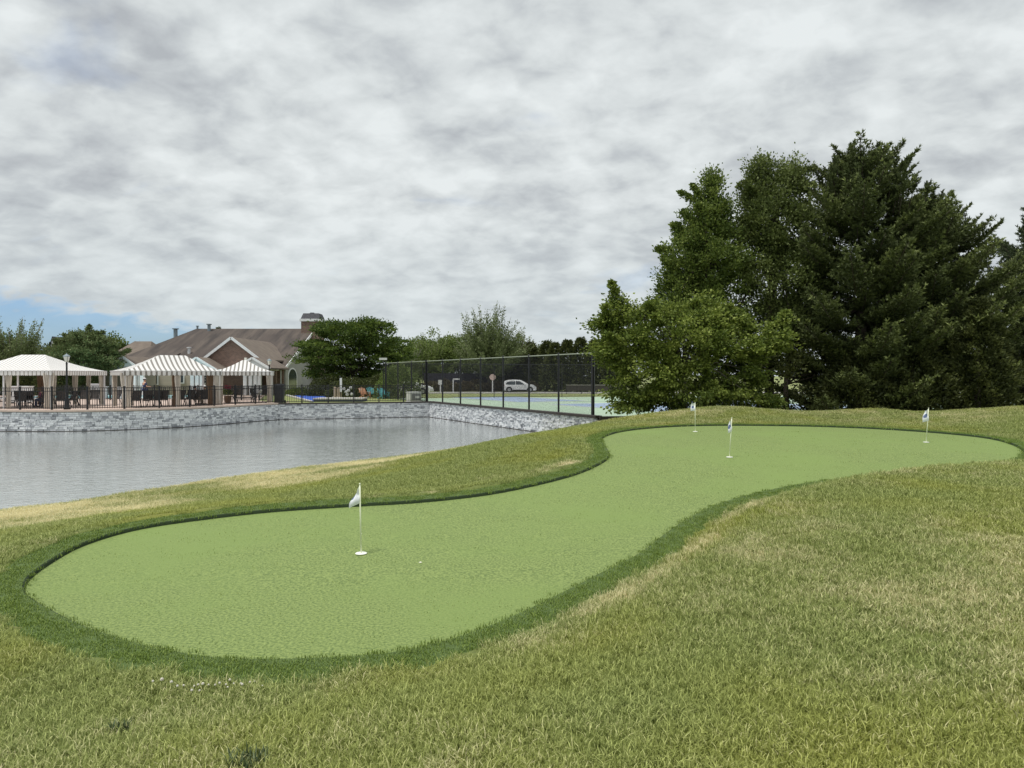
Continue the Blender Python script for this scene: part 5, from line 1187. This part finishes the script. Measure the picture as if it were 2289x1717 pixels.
# lounger / sofa under the right cabana
rt = empty('chaise_lounge', (gx(552, 52.6), 52.6, .013), .1, 'dark chaise lounge under the right cabana', 'lounger'); mb = MB(); mb.box(-.9, -.33, .3, .5, .33, .36); mb.build('seat', M['sling'], rt)
mb = MB(); mb.add([(.5, -.33, .33), (.5, .33, .33), (1.0, .33, .9), (1.0, -.33, .9), (.54, -.33, .29), (.54, .33, .29), (1.04, .33, .86), (1.04, -.33, .86)], [(0, 1, 2, 3), (4, 7, 6, 5), (0, 3, 7, 4), (1, 5, 6, 2), (2, 6, 7, 3)]); mb.build('backrest', M['whitecloth'], rt)
for x in (-.8, .4):
    for y in (-.28, .28): mb = MB(); mb.box(x - .02, y - .02, 0, x + .02, y + .02, .298); mb.build('leg', M['black'], rt)
# towel cabinets / counters in white
for px, Y, w_, h_, lb in [(208, 58, 1.0, 1.30, 'white towel cabinet behind the chairs right of the left cabana'), (40, 50, 1.5, 1.22, 'white serving cart under the left cabana'), (223, 59.5, .8, 1.05, 'low white box beside the towel cabinet'), (264, 60, .9, 1.0, 'white box behind the left curtain of the middle cabana')]:
    rt = empty('cabinet', (gx(px, Y), Y, .013), 0, lb, 'cabinet'); mb = MB(); mb.box(-w_ / 2, 0, .1, w_ / 2, .5, h_ - .05); mb.build('body', M['white'], rt); mb = MB(); mb.box(-w_ / 2 - .04, -.04, h_ - .048, w_ / 2 + .04, .54, h_); mb.build('top', M['whitecloth'], rt)
    mb = MB(); mb.box(-.012, -.012, .2, .012, -.001, h_ - .15); mb.build('door_gap', M['black'], rt)
    for s in (-1, 1): mb = MB(); mb.box(s * w_ * .4 - .03, .1, 0, s * w_ * .4 + .03, .4, .098); mb.build('foot', M['black'], rt)
# flower pot
rt = empty('flower_pot', (gx(509, 50.9), 50.9, .013), 0, 'tall pot with red flowers at the left of the right cabana', 'plant'); mb = MB(); mb.lathe([(.17, 0), (.2, .05), (.26, .5), (.28, .52)], (0, 0, 0), 12); mb.build('pot', M['curtain_d'], rt, True)
r = np.random.default_rng(5)
for nm, mm, dz, k, rad in (('foliage', lmB, .8, 260, .32), ('blossom', M['redflower'], 1.12, 130, .27)):
    P = unit(r.normal(size=(k, 3))) * rad * r.random((k, 1)) ** .4 * np.array([1, 1, .7]) + np.array([0, 0, dz]); Ax = unit(r.normal(size=(k, 3))); leaves(nm, P, Ax, rnd_leaf(P, Ax, r), np.full(k, .12), np.full(k, .08), r.random(k), mm, rt)
# closed umbrella
rt = empty('closed_umbrella', (gx(599, 51.5), 51.5, .013), 0, 'closed black umbrella beside the right cabana curtain', 'umbrella'); mb = MB(); mb.lathe([(.25, 0), (.25, .06), (.03, .08)], (0, 0, 0), 12); mb.build('base', M['black'], rt); mb = MB(); mb.tube([(0, 0, .07), (0, 0, 1.85)], .02, 8); mb.build('pole', M['black'], rt); mb = MB(); mb.lathe([(.06, .55), (.15, .7), (.13, 1.2), (.05, 1.72), (.02, 1.8)], (0, 0, 0), 8); mb.build('canopy', M['bin'], rt)
# wheelie bin
rt = empty('trash_bin', (gx(625, 50.1), 50.1, 0), .12, 'tall black wheeled bin at the wall corner', 'bin')
mb = MB(); mb.add([(-.27, -.3, .06), (.27, -.3, .06), (.27, .3, .06), (-.27, .3, .06), (-.32, -.36, 1.28), (.32, -.36, 1.28), (.32, .36, 1.28), (-.32, .36, 1.28)], [(3, 2, 1, 0), (4, 5, 6, 7), (0, 1, 5, 4), (1, 2, 6, 5), (2, 3, 7, 6), (3, 0, 4, 7)]); mb.build('body', M['bin'], rt)
mb = MB(); mb.box(-.34, -.39, 1.283, .34, .38, 1.36); mb.box(-.3, .3, 1.361, .3, .42, 1.40); mb.build('lid', M['bin'], rt)
for s in (-1, 1): mb = MB(); mb.tube([(s * .27, .32, .12), (s * .34, .32, .12)], .12, 14); mb.build('wheel', M['tyre'], rt)
mb = MB(); mb.add([(-.1, 0, 0), (.15, 0, 0), (.15, .2, 0), (-.1, .2, 0), (.0, .05, .16), (.1, .1, .2)], [(0, 1, 5, 4), (1, 2, 5), (2, 3, 4, 5), (3, 0, 4)]); o = mb.build('stone', M['tanblock']); o.location = (gx(641, 50.9), 50.9, -.02); tag(o, 'pale stone on the lawn right of the black bin', 'stone')
# pool
mb = MB(); mb.sheet([(-44, 60), (-28.5, 60), (-28.5, 69), (-44, 69)], .030); tag(mb.build('pool_water', M['poolwater']), 'turquoise swimming pool water', kind='structure')
mb = MB()
for a in ((-44.4, 59.5, -28.1, 59.99), (-44.4, 69.01, -28.1, 69.5), (-44.4, 59.992, -44.01, 69.008), (-28.49, 59.992, -28.1, 69.008)): mb.box(a[0], a[1], .013, a[2], a[3], .09)
tag(mb.build('pool_coping', M['whitecloth']), 'white coping round the swimming pool', kind='structure')

# blue strip court with pale borders, raised box, brick planter, posts
mb = MB(); mb.sheet([tuple(at(655, 883, 72).xy), tuple(at(722, 883, 72).xy), tuple(at(735, 891, 60).xy), tuple(at(699, 899, 53.2).xy)], .008); tag(mb.build('blue_court', M['bluecourt']), 'bright blue game court surface', kind='structure')
def kerbline(a, b, w_, h_, m, label, nm='border_kerb'):
    mb = MB(); a = Vector((a[0], a[1], h_ / 2)); b = Vector((b[0], b[1], h_ / 2)); mb.bar(a, b, w_, h_); o = mb.build(nm, m); tag(o, label, 'kerb')
kerbline(at(640, 884, 71).xy, at(697, 899.5, 52.8).xy, .22, .10, M['kerb'], 'pale kerb along the left side of the blue court')
kerbline(at(716, 883, 72).xy, at(760, 890, 62).xy, .2, .10, M['kerb'], 'pale kerb along the right side of the blue court')
rt = empty('raised_platform', (gx(700, 54), 54, 0), 0, 'low raised platform with pale top beside the blue court', 'platform')
mb = MB(); mb.box(0, 0, 0, gx(808, 54) - gx(700, 54), 2.2, .16); mb.build('body', mat('slate', (.10, .12, .17), .8), rt); mb = MB(); mb.box(-.05, -.05, .163, gx(808, 54) - gx(700, 54) + .05, 2.25, .25); mb.build('top', M['kerb'], rt)
rt = empty('planter_wall', (gx(636, 73), 73, 0), 0, 'long low brick planter wall behind the blue court', 'planter'); mb = MB(); mb.box(0, 0, 0, 4.0, .4, .38); mb.build('body', M['brick'], rt); mb = MB(); mb.box(-.04, -.04, .383, 4.04, .44, .47); mb.build('cap', M['coping'], rt)
for px, y0, lb in ((749, 865, 'left tan wooden bollard beyond the blue court'), (757, 866, 'right tan wooden bollard beyond the blue court')):
    p = at(px, y0, 62.5); mb = MB(); mb.lathe([(.12, 0), (.12, p.z - .08), (.09, p.z - .02), (.02, p.z)], (0, 0, 0), 12); o = mb.build('bollard', M['woodpost']); o.location = (p.x, 62.5, 0); tag(o, lb, 'bollard')
p = at(762, 845, 62); mb = MB(); mb.box(-.09, -.05, .55, .09, .05, p.z); mb.build('marker_post', M['whitecloth']); o = bpy.data.objects['marker_post']; o.location = (p.x, 62, 0); tag(o, 'white upright marker board above the bollards', 'marker post')
mb = MB(); mb.tube([(p.x, 62.1, 0), (p.x, 62.1, .9)], .03, 6); o = mb.build('sign_stake', M['woodpost']); tag(o, 'thin stake that carries the white marker board', 'stake')
# statue-like white birdhouse in the shade
rt = empty('garden_statue', (gx(786, 67.5), 67.5, 0), 0, 'white garden statue in the shade of the cherry tree', 'statue'); rt.scale = (.62,) * 3; mb = MB(); mb.lathe([(.3, 0), (.3, .3), (.18, .4), (.16, 1.0), (.26, 1.1), (.26, 1.2)], (0, 0, 0), 10); mb.build('pedestal', M['whitecloth'], rt); mb = MB(); mb.lathe([(.12, 1.2), (.2, 1.5), (.22, 2.0), (.15, 2.3), (.07, 2.4), (.13, 2.55), (.12, 2.7), (.03, 2.8)], (0, 0, 0), 12); mb.build('figure', M['whitecloth'], rt, True)
# slatted lawn chairs
def slat_chair(px, Y, rz, m, label, sc_=1):
    rt = empty('lawn_chair', (gx(px, Y), Y, -.02), rz, label, 'chair', 'painted slatted lawn chairs')
    for k in range(5): x = -.24 + .12 * k; mb = MB(); mb.bar((x, -.12, .34), (x * 1.25, -.5, .98 - abs(k - 2) * .03), .10, .02); mb.build('slat', m, rt)
    for k in range(5): y = -.10 + .11 * k; mb = MB(); mb.box(-.28, y, .33 + .02 * k, .28, y + .09, .35 + .02 * k); mb.build('slat', m, rt)
    for s in (-1, 1):
        mb = MB(); mb.box(s * .36 - .06, -.35, .55, s * .36 + .06, .42, .58); mb.build('armrest', m, rt)
        mb = MB(); mb.box(s * .33 - .02, .30, 0, s * .33 + .02, .38, .548); mb.build('leg', m, rt); mb = MB(); mb.bar((s * .33, .3, .32), (s * .33, -.45, .04), .03, .09); mb.build('leg', m, rt)
    rt.scale = (sc_,) * 3
slat_chair(815, 62, -2.3, M['orange'], 'orange slatted lawn chair, leftmost of the three'); slat_chair(832, 63, -2.5, M['teal'], 'teal slatted lawn chair in the middle of the three'); slat_chair(857, 61, -2.4, M['teal'], 'teal slatted lawn chair, nearest to the court fence')
# AC unit
rt = empty('air_conditioner', (gx(925, 54), 54, -.02), .5, 'white boxy air conditioner behind the picket fence near the wall corner', 'air conditioner'); mb = MB(); mb.box(-.45, -.45, .04, .45, .45, .72); mb.build('casing', M['ac'], rt)
mb = MB(); mb.box(-.48, -.48, .723, .48, .48, .76); mb.build('lid', M['whitecloth'], rt); mb = MB(); mb.box(-.34, -.47, .14, .38, -.452, .62); g = mb.build('grille', M['grille'], rt); mb = MB(); mb.box(-.05, -.49, .30, .25, -.472, .46); mb.build('label_plate', M['whitecloth'], g)
mb = MB(); mb.box(-.5, -.5, 0, .5, .5, .038); mb.build('base', M['kerb'], rt)
# signs
def sign(px, Y, zp_, kind, label):
    z0_ = zb; rt = empty('road_sign', (gx(px, Y), Y, z0_), 0, label, 'sign')
    mb = MB(); mb.box(-.07, -.04, 0, .07, .04, zp_); mb.build('post', M['whitecloth'], rt)
    if kind == 'stop':
        P = [(.42 * math.cos(PI / 8 + k * PI / 4), zp_ + .3 + .42 * math.sin(PI / 8 + k * PI / 4)) for k in range(8)]; mb = MB(); mb.prism(P, -.06, -.042); mb.build('sign_plate', M['signback'], rt)
    elif kind == 'small': mb = MB(); mb.box(-.28, -.06, zp_ - .4, .28, -.042, zp_ + .2); mb.build('sign_plate', M['signwhite'], rt)
    else: mb = MB(); mb.box(-.02, -.06, zp_ - .05, 1.0, -.042, zp_ + .14); mb.build('sign_plate', M['signwhite'], rt)
sign(1101, 91.5, 1.75, 'stop', 'pale octagonal road sign on a white post left of the white car'); sign(984.5, 91, 1.5, 'small', 'small white road sign left of the far lamp post'); sign(1013, 93, 1.75, 'board', 'narrow white street board right of the far lamp post'); sign(893, 66, 1.2, 'small', 'small white sign by the parked car behind the fence')

# ------------------------------------------------------------------ cars
def car(loc, rz, label, prof, win, L0, H0):
    rt = empty('parked_car', loc, rz, label, 'car'); W = 1.84; belt = .98
    def inset(z): return 0 if z < belt else .22 * (z - belt) / (H0 - belt)
    n = len(prof); vs = []; secs = [(-W / 2, 0), (-W / 2 + .10, .03), (W / 2 - .10, .03), (W / 2, 0)]
    mb = MB()
    for yy, grow in secs:
        for x, z in prof:
            sgn = -1 if yy < 0 else 1; y = yy - sgn * inset(z) ; g = grow if z > .4 else 0
            vs.append((x + (g if x > 0 else -g) * .8, y, z + g * (z > .9)))
    fs = [tuple(range(n)), tuple(3 * n + i for i in range(n))[::-1]]
    for s in range(3):
        for i in range(n): j = (i + 1) % n; fs.append((s * n + i, s * n + j, (s + 1) * n + j, (s + 1) * n + i))
    mb.add(vs, fs); b = mb.build('body', M['carpaint'], rt)
    for sgn in (-1, 1):
        for P in win['side']:
            mb = MB(); mb.add([(x, sgn * (W / 2 - inset(z) + .006), z) for x, z in P], [tuple(range(len(P)))]); mb.build('window', M['glass'], rt, fix=False)
        for wx in win['wheels']:
            mb = MB(); mb.tube([(wx, sgn * (W / 2 - .24), .34), (wx, sgn * (W / 2 + .015), .34)], .35, 24); t = mb.build('wheel', M['tyre'], rt); mb = MB(); mb.tube([(wx, sgn * (W / 2 + .016), .34), (wx, sgn * (W / 2 + .03), .34)], .23, 5 * 4); mb.build('rim', M['rim'], t)
            mb = MB(); N_ = 14; A_ = [(wx + .43 * math.cos(a), .34 + .43 * math.sin(a)) for a in np.linspace(-.15, PI + .15, N_)] ; I_ = [(wx + .34 * math.cos(a), .34 + .34 * math.sin(a)) for a in np.linspace(PI + .15, -.15, N_)]
            mb.add([(x, sgn * (W / 2 + .008), z) for x, z in A_ + I_], [(i, i + 1, 2 * N_ - 2 - i, 2 * N_ - 1 - i) for i in range(N_ - 1)]); mb.build('wheel_arch', M['tyre'], rt, fix=False)
        mb = MB(); mb.box(L0 / 2 - .42, sgn * .55 - .16, .72, L0 / 2 - .04, sgn * .55 + .34 * (sgn > 0) + .16 * (sgn < 0), .84) if False else mb.add([(L0 / 2 - .5, sgn * (W / 2 + .006), .80), (L0 / 2 - .10, sgn * (W / 2 + .006), .70), (L0 / 2 - .12, sgn * (W / 2 + .006), .80), (L0 / 2 - .5, sgn * (W / 2 + .006), .88)], [(0, 1, 2, 3)]); mb.build('headlight', M['headlamp'], rt, fix=False)
        mb = MB(); mb.add([(-L0 / 2 + .05, sgn * (W / 2 + .006), .86), (-L0 / 2 + .32, sgn * (W / 2 + .006), .92), (-L0 / 2 + .28, sgn * (W / 2 + .006), 1.0), (-L0 / 2 + .08, sgn * (W / 2 - .02), 1.08)], [(0, 1, 2, 3)]); mb.build('tail_light', M['tail'], rt, fix=False)
        mb = MB(); mb.box(.62, sgn * (W / 2 + .02) - .07, .98, .78, sgn * (W / 2 + .02) + .07, 1.10); mb.build('mirror', M['carpaint'], rt)
        mb = MB(); mb.box(-1.0, sgn * (W / 2 + .006) - .005, .22, 1.0, sgn * (W / 2 + .006) + .005, .36); mb.build('sill', M['tyre'], rt)
    return rt
suv = [(-2.27, .30), (-2.28, .75), (-2.22, 1.0), (-2.08, 1.28), (-1.95, 1.50), (-1.55, 1.62), (-.7, 1.68), (.15, 1.62), (.75, 1.32), (1.15, 1.06), (1.75, .98), (2.12, .86), (2.26, .65), (2.28, .35), (2.2, .24), (-2.2, .24)]
car((gx(1161, 96.5), 96.5, zb + .008), 0, 'white sport utility car parked beyond the courts, right of the stop sign', suv, dict(side=[[(-1.85, 1.12), (-1.45, 1.05), (-.55, 1.04), (-.55, 1.50), (-1.3, 1.48), (-1.7, 1.36)], [(-.48, 1.04), (.75, 1.05), (.45, 1.24), (.0, 1.49), (-.48, 1.52)]], wheels=(-1.38, 1.42)), 4.56, 1.68)
sedan = [(-2.35, .30), (-2.38, .70), (-2.3, .98), (-1.85, 1.08), (-1.2, 1.36), (-.5, 1.46), (.2, 1.42), (.95, 1.08), (1.75, .95), (2.2, .80), (2.35, .6), (2.36, .35), (2.28, .22), (-2.28, .22)]
car((gx(922, 84), 84, zb + .06), -.12, 'white low car parked behind the fence corner, partly hidden by the shrub', sedan, dict(side=[[(-1.35, 1.08), (-.35, 1.04), (-.35, 1.36), (-1.0, 1.30)], [(-.28, 1.04), (.78, 1.06), (.18, 1.33), (-.28, 1.37)]], wheels=(-1.45, 1.45)), 4.72, 1.46)

# ------------------------------------------------------------------ people
def skinned(name, verts, edges, rad, m, parent, root=0):
    me = bpy.data.meshes.new(name); me.from_pydata(verts, edges, []); o = link(name, me, m, parent)
    s = o.modifiers.new('skin', 'SKIN'); sl = me.skin_vertices[0].data if me.skin_vertices else None
    if sl is None: return o
    for i, r_ in enumerate(rad): sl[i].radius = (r_, r_) if not hasattr(r_, '__len__') else r_; sl[i].use_root = (i == root)
    s.use_smooth_shade = True; o.modifiers.new('sub', 'SUBSURF').levels = 1; return o
def person(loc, rz, sit, label, shirt, trousers, hairm, cap=None, long=False):
    rt = empty('person', loc, rz, label, 'person'); hp = .46 if sit else .95; k = .0
    if sit: legs = [(.10, .02, hp), (.12, .45, hp + .04), (.12, .48, .06), (.12, .60, .04)]
    else: legs = [(.10, 0, hp - .04), (.11, .03, .50), (.11, -.01, .08), (.11, .12, .04)]
    V_ = [(0, 0, hp), (0, 0, hp + .22), (0, -.01, hp + .44), (0, 0, hp + .54), (0, .02, hp + .62), (0, .02, hp + .73)]; E_ = [(0, 1), (1, 2), (2, 3), (3, 4), (4, 5)]; Rr = [(.15, .11), (.13, .10), (.17, .10), (.055, .055), (.085, .09), (.075, .09)]
    for s in (-1, 1):
        b = len(V_); V_ += [(s * x, y, z) for x, y, z in legs]; E_ += [(0, b), (b, b + 1), (b + 1, b + 2), (b + 2, b + 3)]; Rr += [.085, .06, .04, .035]
        b = len(V_); hand = (s * .16, .34, hp + .16) if (sit or s > 0) else (s * .24, .06, hp - .10)
        V_ += [(s * .19, 0, hp + .43), (s * .25, .02, hp + .18), hand, (hand[0], hand[1] + .09, hand[2] - .01)]; E_ += [(2, b), (b, b + 1), (b + 1, b + 2), (b + 2, b + 3)]; Rr += [.055, .042, .03, .025]
    skinned('body', V_, E_, Rr, M['skin'], rt)
    V2 = [(0, 0, hp - .02), (0, 0, hp + .22), (0, -.01, hp + .44)]; E2 = [(0, 1), (1, 2)]; R2 = [(.175, .135), (.155, .125), (.19, .125)]
    for s in (-1, 1): b = len(V2); V2 += [(s * .19, 0, hp + .43), (s * .235, .01, hp + .24)]; E2 += [(2, b), (b, b + 1)]; R2 += [.075, .062]
    skinned('shirt', V2, E2, R2, M[shirt], rt)
    V3 = [(0, 0, hp + .02)]; E3 = []; R3 = [(.178, .138)]
    for s in (-1, 1): b = len(V3); V3 += [(s * x, y, z) for x, y, z in legs[:3]]; E3 += [(0, b), (b, b + 1), (b + 1, b + 2)]; R3 += [.105, .08, .06]
    skinned('trousers', V3, E3, R3, M[trousers], rt)
    mb = MB(); mb.lathe([(.02, hp + .84), (.07, hp + .82), (.098, hp + .76), (.10, hp + .70), (.095, hp + (.50 if long else .66))], (0, -.012, 0), 14); mb.build('hair', M[hairm], rt, True)
    if cap: mb = MB(); mb.lathe([(.10, hp + .75), (.105, hp + .77), (.09, hp + .83), (.02, hp + .865)], (0, 0, 0), 14); mb.box(-.07, .07, hp + .755, .07, .19, hp + .77); mb.build('cap', M[cap], rt)
    for s in (-1, 1): mb = MB(); mb.box(s * .12 - .05, legs[3][1] - .12, 0, s * .12 + .05, legs[3][1] + .13, .075); mb.build('shoe', M['tyre'], rt)
person((gx(96, 44.0), 44.0, .013), 1.2, True, 'dark haired person in maroon seated beside the left cabana curtain', 'maroon', 'navy', 'hair', long=True)
person((gx(323, 55), 55, .013), -.6, False, 'standing person in navy with a white cap behind the middle cabana', 'navy', 'navy', 'hair', 'whitecloth')
person((gx(436, 48.2), 48.2, .013), -1.1, True, 'seated person in a white shirt leaning beside the fence post', 'whitecloth', 'khaki', 'hair')
person((gx(457, 49.3), 49.3, .013), 2.9, True, 'seated person in a white top left of the brown curtain', 'whitecloth', 'khaki', 'hair', 'whitecloth')
